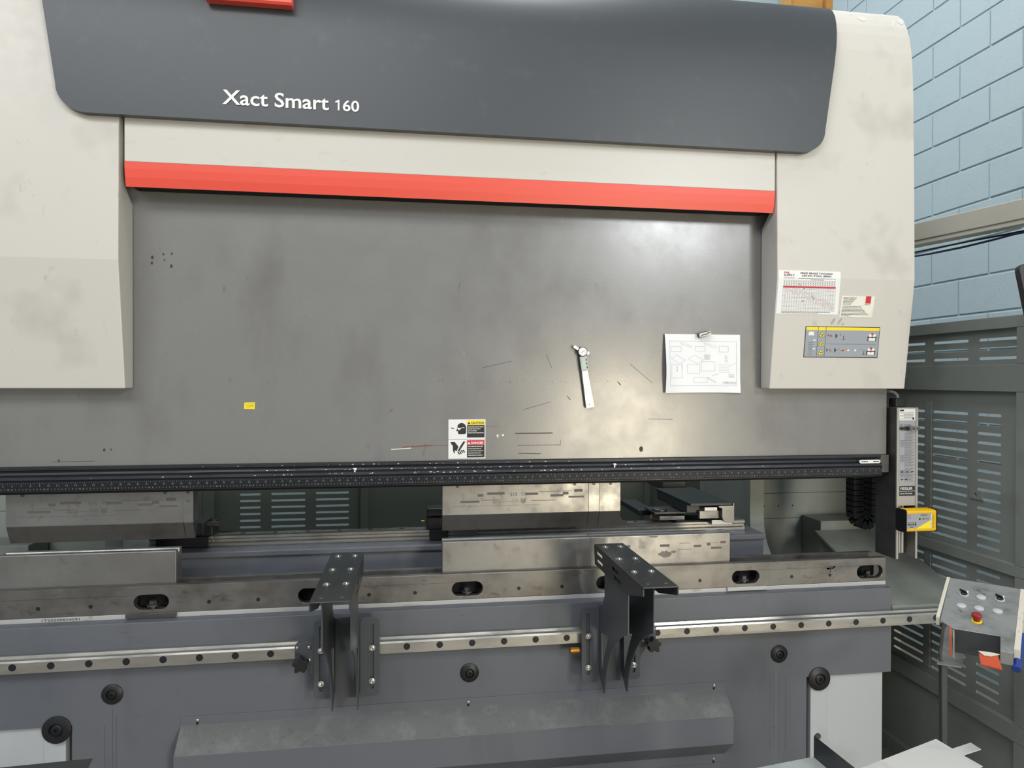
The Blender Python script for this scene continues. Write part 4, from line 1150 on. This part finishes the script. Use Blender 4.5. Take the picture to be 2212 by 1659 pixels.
MB().box(c_lo.x+0.002, c_hi.x-0.002, 2.771, 3.129, zc0, 3.02).build('base', 'wood', CR8)

# ------------------------------------------------------------------ paper, clip, protractor, chart, card
DP = thing('drawing_sheet', 'white paper drawing held to the ram by a magnet clip', 'paper', (1.018, 2.282, 1.571))
px0, px1, pz0, pz1 = 0.877, 1.160, 1.571, 1.778
def curl(a, b):
    e = max(0.0, 0.28-a)/0.28
    w = 0.018*e*e*(0.35+0.65*math.sin(math.pi*min(1, max(0, 1-b)*0.95))) + 0.004*(1-b)**2 + 0.004*math.sin(a*5+b*4)**2*(1-b)
    return 2.2875 - w
fpz = lambda a, b, o=0.0: (px0+a*(px1-px0)+0.002*(1-b)*(1-a), curl(a, b)-o, pz0+b*(pz1-pz0)+0.002*math.sin(a*3)*(1-b))
m = MB(); NA, NB = 24, 16
vs = [fpz(i/NA, j/NB, o) for o in (0.0, -0.0004) for j in range(NB+1) for i in range(NA+1)]
k0 = (NA+1)*(NB+1)
fs = []
for j in range(NB):
    for i in range(NA):
        q = j*(NA+1)+i
        fs.append((q, q+1, q+NA+2, q+NA+1)); fs.append((k0+q, k0+q+NA+1, k0+q+NA+2, k0+q+1))
m.add(vs, fs).build('sheet', 'paper', DP, smooth=True)
fd = lambda a, b: fpz(a, b, 0.0009)
m = MB()
def frame(x0, x1, y0, y1, w=0.0028):
    for k in range(6):
        t0, t1 = k/6, (k+1)/6
        line(m, x0+(x1-x0)*t0, y0, x0+(x1-x0)*t1, y0, w*1.4, fd); line(m, x0+(x1-x0)*t0, y1, x0+(x1-x0)*t1, y1, w*1.4, fd)
        line(m, x0, y0+(y1-y0)*t0, x0, y0+(y1-y0)*t1, w, fd); line(m, x1, y0+(y1-y0)*t0, x1, y0+(y1-y0)*t1, w, fd)
frame(0.06, 0.95, 0.12, 0.88)
for r_ in ((0.08, 0.22, 0.70, 0.79), (0.40, 0.53, 0.71, 0.79), (0.72, 0.84, 0.70, 0.80), (0.30, 0.46, 0.33, 0.48), (0.48, 0.66, 0.37, 0.53), (0.08, 0.23, 0.25, 0.48), (0.38, 0.56, 0.17, 0.26), (0.52, 0.60, 0.57, 0.65)): frame(*r_)
for pts in (((0.08, 0.58), (0.16, 0.645), (0.28, 0.55), (0.19, 0.50)), ((0.31, 0.58), (0.39, 0.645), (0.51, 0.56), (0.43, 0.495)), ((0.22, 0.86), (0.36, 0.80), (0.36, 0.77), (0.22, 0.83)), ((0.52, 0.85), (0.68, 0.80), (0.68, 0.77), (0.54, 0.82)), ((0.56, 0.25), (0.66, 0.17), (0.67, 0.18), (0.57, 0.26))):
    for (a, b), (c, d) in zip(pts, pts[1:]+pts[:1]): line(m, a, b, c, d, 0.003, fd)
for i in range(6): line(m, 0.71, 0.49-0.028*i, 0.86, 0.49-0.028*i, 0.003, fd)
line(m, 0.86, 0.46, 0.94, 0.51, 0.003, fd)
m.build('drawn_lines', 'faint_print', DP)
m = MB(); rnd = random.Random(2)
for i in range(4): dashes(m, 0.53, 0.59, 0.58+0.017*i, 0.006, fd, rnd)
for i in range(4): dashes(m, 0.84, 0.92, 0.26+0.018*i, 0.005, fd, rnd)
for i in range(3): dashes(m, 0.76, 0.94, 0.15+0.016*i, 0.005, fd, rnd)
rect(m, 0.80, 0.825, 0.168, 0.178, fd)
for i in range(6): rect(m, 0.155, 0.165, 0.36+0.018*i, 0.37+0.018*i, fd); rect(m, 0.225, 0.233, 0.40+0.018*i, 0.41+0.018*i, fd)
for k in range(5): line(m, 0.62+0.018*k, 0.285+0.008*k, 0.635+0.018*k, 0.30+0.006*k, 0.004, fd)
for k in range(6): line(m, 0.79+0.008*(k % 2), 0.64-0.02*k, 0.82+0.01*(k % 3), 0.635-0.02*k, 0.004, fd)
m.build('small_print', 'grey_print', DP)
ccx, ccz = atY(1522, 722, 2.27).x, atY(1522, 722, 2.27).z
MC = thing('magnet_clip', 'small pale yellow magnet clip at the top of the paper drawing', 'clip', (ccx, 2.28, ccz-0.008))
ca_ = math.radians(14)
rot = lambda a, b: (ccx+a*math.cos(ca_)-b*math.sin(ca_), ccz+a*math.sin(ca_)+b*math.cos(ca_))
m = MB(); m.prism([rot(a, b) for a, b in rrect(-0.021, 0.021, -0.0065, 0.0065, 0.003, 3)], lambda a, b: (a, 2.262, b), lambda a, b: (a, 2.270, b)); m.build('jaw', 'card', MC, bevel=0.001)
m = MB(); m.prism([rot(a, b) for a, b in rrect(-0.0225, 0.0225, -0.0075, 0.0075, 0.003, 3)], lambda a, b: (a, 2.2705, b), lambda a, b: (a, 2.2795, b)); m.build('magnet', 'black_plastic', MC)
m = MB(); m.tube([(rot(a, b)[0], 2.2600, rot(a, b)[1]) for a, b in ((-0.018, -0.003), (-0.008, 0.001), (0.002, -0.001), (0.012, 0.003), (0.018, 0.002))], 0.0016, 6); m.build('wire_spring', 'steel_dark', MC)

PT = thing('digital_protractor', 'digital protractor with steel ruler blade stuck to the ram', 'protractor', (0.59, 2.28, 1.519))
hub = atY(1257.5, 760, 2.275); end = atY(1272, 881, 2.285)
dv = (Vector((end.x, 0, end.z))-Vector((hub.x, 0, hub.z))); Lb = dv.length; dv.normalize(); dn = Vector((-dv.z, 0, dv.x)) * -1
if dn.x < 0: dn = -dn
def fpt(a, b, y): return Vector((hub.x, y, hub.z)) + dv*a + dn*b
def pslab(m, pts, y0, y1): m.prism(pts, lambda a, b: fpt(a, b, y0), lambda a, b: fpt(a, b, y1))
m = MB(); pslab(m, [(0.0, -0.008), (Lb, -0.0105), (Lb-0.002, 0.0175), (0.05, 0.0105), (0.0, 0.0105)], 2.2772, 2.2795); m.build('blade', 'anodised', PT)
m = MB(); pslab(m, [(0.0, -0.0135), (Lb*0.97, -0.0135), (Lb*0.97, -0.0108), (0.0, -0.0085)], 2.278, 2.2895); m.build('back_blade', 'black_plastic', PT)
m = MB(); pslab(m, rrect(0.016, 0.066, -0.012, 0.0135, 0.002, 2), 2.268, 2.277); m.build('display_housing', 'light_print', PT, bevel=0.001)
m = MB(); pslab(m, rrect(0.022, 0.060, -0.008, 0.004, 0.001, 2), 2.2672, 2.2682); m.build('display', 'lcd', PT)
for a in (0.026, 0.039, 0.052):
    m = MB(); pslab(m, rrect(a, a+0.006, 0.0075, 0.0105, 0.0008, 2), 2.2668, 2.2682); m.build('key', 'black_plastic', PT)
MB().lathe((hub.x, 2.2775, hub.z), (0, -1, 0), [(0, 0.0165), (0.010, 0.0165), (0.011, 0.0155)], 28).build('hub_ring', 'black_plastic', PT)
MB().lathe((hub.x, 2.2664, hub.z), (0, -1, 0), [(0, 0.0145), (0.0012, 0.0138)], 28).build('hub_cap', 'white_print', PT)
m = MB(); dashes(m, -0.009, 0.009, -0.001, 0.0018, lambda a, b: (hub.x+a*.9-b*.3, 2.265, hub.z+b+a*.35), random.Random(3)); m.build('hub_print', 'grey_print', PT)
tip = atY(1240, 748, 2.27)
m = MB(); q0 = Vector((tip.x, 0, tip.z)); q1 = Vector((hub.x, 0, hub.z)); dd = (q1-q0).normalized(); nn_ = Vector((-dd.z, 0, dd.x))*0.0045
m.prism([0, 1, 2, 3] and [(0, 0), (1, 0), (1, 1), (0, 1)], lambda a, b: q0.lerp(q1, a)+nn_*(2*b-1)+Vector((0, 2.270, 0)), lambda a, b: q0.lerp(q1, a)+nn_*(2*b-1)+Vector((0, 2.2775, 0)))
m.build('short_arm', 'bright_steel', PT)
MB().lathe((hub.x+0.0195, 2.2775, hub.z-0.004), (0, -1, 0), [(0, 0.005), (0.008, 0.005)], 12).build('thumb_screw', 'bright_steel', PT)
m = MB(); rnd = random.Random(6)
for k in range(14):
    a = 0.072+0.0098*k
    for b in (-0.005, 0.012): rect(m, a, a+0.003, b, b+0.0018, lambda a_, b_: fpt(a_, b_, 2.2768))
for k in range(18): a = 0.085+0.0025*k; rect(m, a, a+0.0012, 0.001, 0.001+rnd.uniform(.001, .0026), lambda a_, b_: fpt(a_, b_, 2.2768))
m.build('graduations', 'grey_print', PT)
m = MB(); m.prism(circle(Lb-0.012, 0.002, 0.0018, 10), lambda a, b: fpt(a, b, 2.2767), lambda a, b: fpt(a, b, 2.2772)); m.build('hang_hole', 'dark_gap', PT)

# tooling chart
TCx0, TCx1, TCz0, TCz1 = 1.2425, 1.4735, 1.846, 1.9935
TCH = thing('tooling_chart', 'white PRESS BRAKE TOOLING chart stuck on the right cover', 'chart', ((TCx0+TCx1)/2, 2.18, TCz0))
fc = lambda a, b, o=0.0014: (TCx0+a*(TCx1-TCx0), cov_y(TCz1-b*(TCz1-TCz0))-o, TCz1-b*(TCz1-TCz0))
m = MB()
vs = []; zs = [0.0, 0.1589, 0.6, 1.0]
for o in (0.0012, 0.0002):
    for b in zs: vs += [fc(0, b, o), fc(1, b, o)]
fs = []
for i in range(3): fs += [(2*i, 2*i+1, 2*i+3, 2*i+2), (8+2*i, 8+2*i+2, 8+2*i+3, 8+2*i+1), (2*i, 2*i+2, 8+2*i+2, 8+2*i), (2*i+1, 8+2*i+1, 8+2*i+3, 2*i+3)]
fs += [(0, 8, 9, 1), (6, 7, 15, 14)]
m.add(vs, fs).build('sheet', 'white_print', TCH)
up = lambda fn: (lambda a, b: fn(a, b))
f1 = lambda a, b: fc(a, b, 0.0018)
fT = lambda a, b: fc(a, 1-b, 0.0018)
fT2 = lambda a, b: fc(a, 1-b, 0.0021)
m = MB(); put_text(m, 'FAB', 0.088, 0.925, 0.045, fT, bold=0.03, width=0.085)
rect(m, 0.083, 0.93, 0.605, 0.64, fT)
m.build('red_printing', 'red_print', TCH)
m = MB()
put_text(m, 'SUPPLY', 0.088, 0.865, 0.045, fT, bold=0.02, width=0.17)
put_text(m, 'PRESS BRAKE TOOLING', 0.352, 0.92, 0.04, fT, bold=0.02, width=0.512)
put_text(m, '630-691-TOOL (8665)', 0.372, 0.863, 0.04, fT, bold=0.02, width=0.475)
m.build('black_printing', 'black_print', TCH)
m = MB(); rnd = random.Random(31)
put_text(m, 'INCORPORATED', 0.088, 0.813, 0.02, fT, width=0.17)
for y in (0.815, 0.788): dashes(m, 0.32 if y > .8 else 0.51, 0.92 if y > .8 else 0.73, y, 0.009, fT, rnd)
for i in range(23):
    a = 0.083+0.0385*i
    rect(m, a-0.0008, a+0.0008, 0.07, 0.60, fT)
for i in range(18):
    b = 0.07+0.0312*i
    rect(m, 0.083, 0.93, b-0.0014, b+0.0014, fT)
for i in range(4): rect(m, 0.083, 0.93, 0.645+0.042*i, 0.648+0.042*i, fT)
for i in range(22):
    for j in range(3): rect(m, 0.09+0.0385*i, 0.106+0.0385*i, 0.66+0.042*j, 0.672+0.042*j, fT)
for y in (0.045, 0.022): dashes(m, 0.083, 0.87 if y > .03 else 0.68, y, 0.010, fT, rnd)
line(m, 0.33, 0.70, 0.365, 0.66, 0.006, fT2); line(m, 0.41, 0.60, 0.43, 0.575, 0.008, fT2); line(m, 0.55, 0.42, 0.59, 0.345, 0.006, fT2); line(m, 0.40, 0.295, 0.425, 0.31, 0.012, fT2)
m.build('grey_printing', 'smudge', TCH)
m = MB()
for i in range(22):
    for j in range(17):
        if abs((i-3)*0.75-(16-j)) < 3.0 and rnd.random() < .75: rect(m, 0.092+0.0385*i, 0.11+0.0385*i, 0.08+0.0312*j, 0.089+0.0312*j, fT)
m.build('pink_printing', 'pink_print', TCH)
# contact card
KX0, KX1, KZ0, KZ1 = 1.4835, 1.610, 1.838, 1.9115
KC = thing('contact_card', 'small cream contact card with red square beside the tooling chart', 'card', ((KX0+KX1)/2, 2.185, KZ0))
fk = lambda a, b, o=0.0018: (KX0+a*(KX1-KX0)-0.004*(1-b), cov_y(KZ0+b*(KZ1-KZ0))-o, KZ0+b*(KZ1-KZ0))
m = MB(); m.prism([(0, 0), (1, 0), (1, 1), (0, 1)], lambda a, b: fk(a, b, 0.0016), lambda a, b: fk(a, b, 0.0003)); m.build('card_sheet', 'card', KC)
fk1 = lambda a, b: fk(a, b, 0.0021)
m = MB(); rect(m, 0.73, 0.89, 0.66, 1.0, fk1); m.build('red_square', 'red_print', KC)
m = MB(); rnd = random.Random(77)
for i in range(6): dashes(m, 0.06, 0.45-0.03*i, 0.90-0.06*i, 0.022, fk1, rnd)
for i in range(8): dashes(m, 0.05, 0.60+0.045*(i % 7)-(.3 if i == 7 else 0), 0.50-0.064*i, 0.022, fk1, rnd)
dashes(m, 0.72, 0.88, 0.59, 0.022, fk1, rnd)
m.build('printing', 'black_print', KC, kind='stuff')

# ------------------------------------------------------------------ control pedestal
ph, ti = math.radians(47.575), math.radians(15.754)
EX = Vector((math.cos(ph), -math.sin(ph), 0)); EY = Vector((math.sin(ph), math.cos(ph), 0))
BL = atY(2053, 1248, 1.75)
PW, PDp, PL = 0.1615, 0.31, 0.22
DB = -EY*math.cos(ti) - Vector((0, 0, math.sin(ti)))
NF = EX.cross(-DB).normalized()
if NF.z < 0: NF = -NF
fF = lambda a, b, o=0.0: BL + EX*a + DB*b + NF*o
basec = fF(PW*0.4, 0.12); basec = Vector((basec.x, basec.y, 0.0))
PE = thing('control_pedestal', 'scuffed grey control pedestal with red stop button at lower right', 'control panel', basec)
def fpix(u, v):
    p = atP(u, v, BL, NF) - BL
    return p.dot(EX), p.dot(DB)
face = [(0, 0), (PW, 0), (PW, PDp)]
c1_, c2_ = fpix(2161, 1405), fpix(2161, 1374)
face += [(c1_[0], PDp), (c2_[0], c2_[1]), fpix(2058, 1357), fpix(2031, 1340)]
m = MB(); m.prism(face, lambda a, b: fF(a, b, 0.0), lambda a, b: fF(a, b, -0.003)); m.build('face_sheet', 'scuffed_sheet', PE, bevel=0.0008, seg=1)
# side walls and body
fvert = lambda a, b, z: (lambda p: Vector((p.x, p.y, p.z-z)))(fF(a, b))
m = MB()
def wall(m, a0, b0, a1, b1, z0, z1, th):
    p0, p1 = fF(a0, b0), fF(a1, b1)
    d = Vector((p1.x-p0.x, p1.y-p0.y, 0)).normalized(); nrm = Vector((-d.y, d.x, 0))*th
    vs = [q + n_ - Vector((0, 0, z)) for q in (p0, p1) for n_ in (Vector((0, 0, 0)), nrm) for z in (z0, z1)]
    m.add(vs, [(0, 1, 3, 2), (4, 6, 7, 5), (0, 4, 5, 1), (2, 3, 7, 6), (0, 2, 6, 4), (1, 5, 7, 3)])
wall(m, PW+0.0002, 0.0, PW+0.0002, PDp-0.02, 0.0, 0.05, 0.012); m.build('side_wall', 'worn_white', PE)
m = MB(); wall(m, -0.0005, 0.0, -0.0005, PL-0.004, -0.001, 0.02, -0.008); m.build('edge_strip', 'worn_white', PE)
fb0, fb1 = fpix(2058, 1357), c2_
m = MB(); wall(m, fb0[0], fb0[1]-0.002, fb1[0], fb1[1]-0.002, 0.004, 0.062, 0.003); m.build('recess_wall', 'table_steel', PE)
m = MB(); wall(m, fb0[0]-0.004, fb0[1]-0.03, fb0[0]+0.004, fb0[1]+0.035, 0.004, 0.055, 0.004); m.build('side_bracket', 'scuffed_sheet', PE)
m = MB(); wall(m, fb0[0]-0.009, fb0[1]-0.02, fb0[0]-0.003, fb0[1]+0.034, 0.0, 0.052, 0.004); m.build('orange_edge', 'orange_paint', PE)
m = MB(); m.prism([fpix(2114, 1402), fpix(2155, 1405), fpix(2165, 1436), fpix(2119, 1425)], lambda a, b: fF(a, b, -0.012), lambda a, b: fF(a, b, -0.016)); m.build('orange_flap', 'orange_paint', PE)
m = MB(); m.prism([fpix(2113, 1399), fpix(2135, 1401), fpix(2160, 1406), fpix(2140, 1410), (fpix(2125, 1408))], lambda a, b: fF(a, b, -0.009), lambda a, b: fF(a, b, -0.011)); m.build('white_flap', 'worn_white', PE)
q0_, q1_ = (c1_[0], PDp-0.003), (PW, PDp-0.003)
m = MB(); wall(m, c1_[0], PDp-0.001, PW, PDp-0.001, 0.0, 0.03, 0.003); m.build('lower_lip', 'scuffed_sheet', PE)
m = MB(); p0 = fF(PW+0.010, 0.19); m.add([], [])
p1 = fF(PW+0.006, PDp+0.002)
m.tube([p0+Vector((0, 0, -0.02)), p0.lerp(p1, .5)+Vector((0, 0, -0.022)), p1+Vector((0, 0, -0.035))], 0.0095, 14); m.build('blue_cap', 'blue_plastic', PE)
def btn(u, v, kind):
    a, b = fpix(u, v)
    c = fF(a, b)
    if kind == 'flush':
        o = MB().lathe(c, NF, [(0, 0.0112), (0.0022, 0.0112), (0.003, 0.0098), (0.0022, 0.0088), (0.0030, 0.008), (0.0034, 0.004)], 24).build('push_button', 'light_print', PE, smooth=True)
    elif kind == 'sel':
        o = MB().lathe(c, NF, [(0, 0.0112), (0.003, 0.0112), (0.0036, 0.0095)], 24).build('selector_ring', 'light_print', PE, smooth=True)
        MB().lathe(c+NF*0.0036, NF, [(0, 0.0082), (0.004, 0.0080), (0.005, 0.006)], 20).build('selector_base', 'black_plastic', o)
        k = MB(); d1 = (-EX*0.85 - DB*0.5).normalized(); n1 = NF.cross(d1)
        pts = [(-0.006, -0.0022), (0.0115, -0.0016), (0.0115, 0.0016), (-0.006, 0.0022)]
        k.prism(pts, lambda x_, y_: c+NF*0.0086+d1*x_+n1*y_, lambda x_, y_: c+NF*0.0135+d1*x_+n1*y_); k.build('selector_lever', 'black_plastic', o)
        pl = MB(); pl.prism([(-0.0085, -0.0215), (0.0085, -0.0215), (0.0085, -0.0105), (-0.0085, -0.0105)], lambda x_, y_: c+EX*x_+DB*y_, lambda x_, y_: c+EX*x_+DB*y_+NF*0.0012); pl.build('name_plate', 'white_print', o)
    else:
        MB().lathe(c, NF, [(0, 0.0118), (0.002, 0.0118), (0.003, 0.0105)], 24).build('stop_collar', 'yellow_print', PE)
        MB().lathe(c+NF*0.003, NF, [(0, 0.0078), (0.007, 0.0082), (0.012, 0.0115), (0.0165, 0.0115), (0.018, 0.0105), (0.0185, 0.006)], 24).build('stop_button', 'stop_red', PE, smooth=True)
mat('stop_red', (150, 34, 38), 0.42)
btn(2082.5, 1285, 'sel'); btn(2160, 1296, 'sel'); btn(2119.5, 1291, 'flush')
btn(2076.5, 1309, 'flush'); btn(2115, 1315, 'flush'); btn(2155, 1321, 'flush'); btn(2110, 1342, 'stop')
# pedestal base: shelf plate, bent post, foot
pl_ = atY(2031, 1430, 1.70)
zs_ = pl_.z
sh = [atZ(2024, 1432, zs_), atZ(2077, 1440, zs_), atZ(2090, 1375, zs_), atZ(2044, 1350, zs_)]
m = MB(); m.prism([(p.x, p.y) for p in sh], lambda a, b: (a, b, zs_), lambda a, b: (a, b, zs_-0.004)); m.build('shelf_plate', 'scuffed_sheet', PE)
zt = BL.z-0.02
t0 = atY(2038, 1345, 1.715); b0 = atY(2044, 1600, 1.69)
up_ = atY(2031, 1412, 1.705)
m = MB(); m.tube([Vector((t0.x+0.01, t0.y+0.01, t0.z)), up_, Vector((up_.x+0.001, up_.y, zs_-0.01))], 0.0045, 10); m.build('bent_rod', 'steel_dark', PE)
pb = Vector((up_.x+0.012, up_.y+0.004, 0))
m = MB()
vs = []
for z, dx in ((zs_-0.004, 0.0), (b0.z, 0.012), (0.012, 0.045)):
    for ax, ay in ((-0.010, -0.006), (0.006, -0.010), (0.010, 0.006), (-0.006, 0.010)): vs.append((pb.x+ax+dx*0.4, pb.y+ay+dx*0.2, z))
fs = [(3, 2, 1, 0), (8, 9, 10, 11)]
for j in range(2):
    for i in range(4): fs.append((j*4+i, j*4+(i+1) % 4, (j+1)*4+(i+1) % 4, (j+1)*4+i))
m.add(vs, fs).build('post', 'table_steel', PE, bevel=0.002)
MB().pz(rrect(pb.x-0.06, pb.x+0.22, pb.y-0.06, pb.y+0.20, 0.02, 3), 0.0, 0.012).build('foot_plate', 'table_steel', PE)
# support struts under the face

# ------------------------------------------------------------------ sheet metal parts in front of the machine
ZS = 0.66
def flat(pts, z=ZS): return [(lambda p: (p.x, p.y))(atZ(u, v, z)) for u, v in pts]
blank_pts = flat([(2022, 1596), (2057, 1617), (2097, 1604), (2119, 1618), (2080, 1631), (2123, 1655)])
e1 = Vector(blank_pts[5]) ; e0 = Vector(blank_pts[0])
dl = (Vector(flat([(1860, 1659)])[0])-e0).normalized()
blank_pts += [tuple(e1+dl*0.42), tuple(e0+dl*0.42)]
MB().pz(blank_pts, ZS-0.002, ZS).build('sheet_blank', 'stainless_blank', label='bright flat sheet metal blank with a square tab at lower right', cat='sheet metal')
tbx = [p[0] for p in blank_pts]; tby = [p[1] for p in blank_pts]
TB = thing('added_table', 'low dark steel table, added unseen under the bright sheet blank', 'table', (1.18, 1.42, 0.0))  # added below the view only to hold up the blank; real support unknown
ctr = Vector((sum(tbx)/len(tbx), sum(tby)/len(tby)))
tp_ = [tuple(ctr + (Vector(p)-ctr)*0.55) for p in (blank_pts[0], blank_pts[5], blank_pts[6], blank_pts[7])]
MB().pz(tp_, ZS-0.032, ZS-0.0025).build('tabletop', 'table_steel', TB)
for p in tp_:
    q = ctr + (Vector(p)-ctr)*0.86
    MB().box(q.x-0.018, q.x+0.018, q.y-0.018, q.y+0.018, 0.0, ZS-0.0325).build('leg', 'table_steel', TB)
# galvanised L-shaped part, its upright flange towards the machine
FP = thing('folded_part', 'galvanised folded sheet part with dark upright flange beside the bright blank', 'sheet metal', (1.0, 1.45, 0.6575))
k0_ = atZ(1757, 1636, ZS)
t1_ = atY(1753, 1588, k0_.y+0.004)
hgt = t1_.z-ZS
r1 = atZ(1842, 1659, ZS+hgt)
dr = Vector((r1.x-t1_.x, r1.y-t1_.y)).normalized()
l1 = atZ(1640, 1659, ZS)
dl2 = Vector((l1.x-k0_.x, l1.y-k0_.y)).normalized()
K = Vector((k0_.x, k0_.y))
m = MB(); m.pz([tuple(K), tuple(K+dl2*0.26), tuple(K+dl2*0.26+dr*0.3), tuple(K+dr*0.3)], ZS, ZS+0.0015); m.build('base_sheet', 'galvanised', FP)
n3 = Vector((-dr.y, dr.x))
if n3.dot(dl2) > 0: n3 = -n3
m = MB()
P0 = K + n3*0.001
vs = [Vector((q.x, q.y, z)) for q in (P0, P0+dr*0.3, P0+dr*0.3+n3*0.0015, P0+n3*0.0015) for z in (ZS, ZS+hgt)]
m.add(vs, [(0, 1, 3, 2), (2, 3, 5, 4), (4, 5, 7, 6), (6, 7, 1, 0), (0, 2, 4, 6), (1, 7, 5, 3)]); m.build('upright_flange', 'arm_sheet', FP)
TB2 = thing('added_trestle', 'dark steel support, added unseen under the folded galvanised part', 'added_trestle', (K.x, K.y, 0.0))  # unseen support, added to carry the folded part
ct = K + (dl2*0.26+dr*0.3)*0.5
tq = [ct + (Vector(p)-ct)*0.7 for p in (K, K+dl2*0.26, K+dl2*0.26+dr*0.3, K+dr*0.3)]
MB().pz([tuple(p) for p in tq], ZS-0.03, ZS-0.0005).build('top', 'table_steel', TB2)
for p in tq:
    q = ct + (p-ct)*0.8
    MB().box(q.x-0.015, q.x+0.015, q.y-0.015, q.y+0.015, 0.0, ZS-0.0305).build('leg', 'table_steel', TB2)
# part at the lower left
ZL = 0.79
lp_ = flat([(0, 1658), (200, 1638), (188, 1662)], ZL)
a_, b_, c_ = (Vector(p) for p in lp_)
dz_ = (c_-b_).normalized()
MB().pz([tuple(a_+(a_-b_).normalized()*0.15), tuple(b_), tuple(b_+dz_*0.25), tuple(a_+(a_-b_).normalized()*0.15+dz_*0.25)], ZL-0.002, ZL).build('sheet_offcut', 'arm_sheet', label='dark sheet metal corner poking in at the lower left', cat='sheet metal')
TB3 = thing('added_stand', 'dark steel support, added unseen under the sheet corner at lower left', 'added_stand', (a_.x, a_.y-0.15, 0.0))  # assumed support out of view, added so the offcut rests on something
ct = (a_+b_)/2 + dz_*0.13
MB().pz([(ct.x-0.15, ct.y-0.07), (ct.x+0.1, ct.y-0.07), (ct.x+0.1, ct.y+0.05), (ct.x-0.15, ct.y+0.05)], ZL-0.03, ZL-0.0025).build('top', 'table_steel', TB3)
for dx in (-0.13, 0.08):
    for dy in (-0.05, 0.03): MB().box(ct.x+dx-0.012, ct.x+dx+0.012, ct.y+dy-0.012, ct.y+dy+0.012, 0.0, ZL-0.0305).build('leg', 'table_steel', TB3)
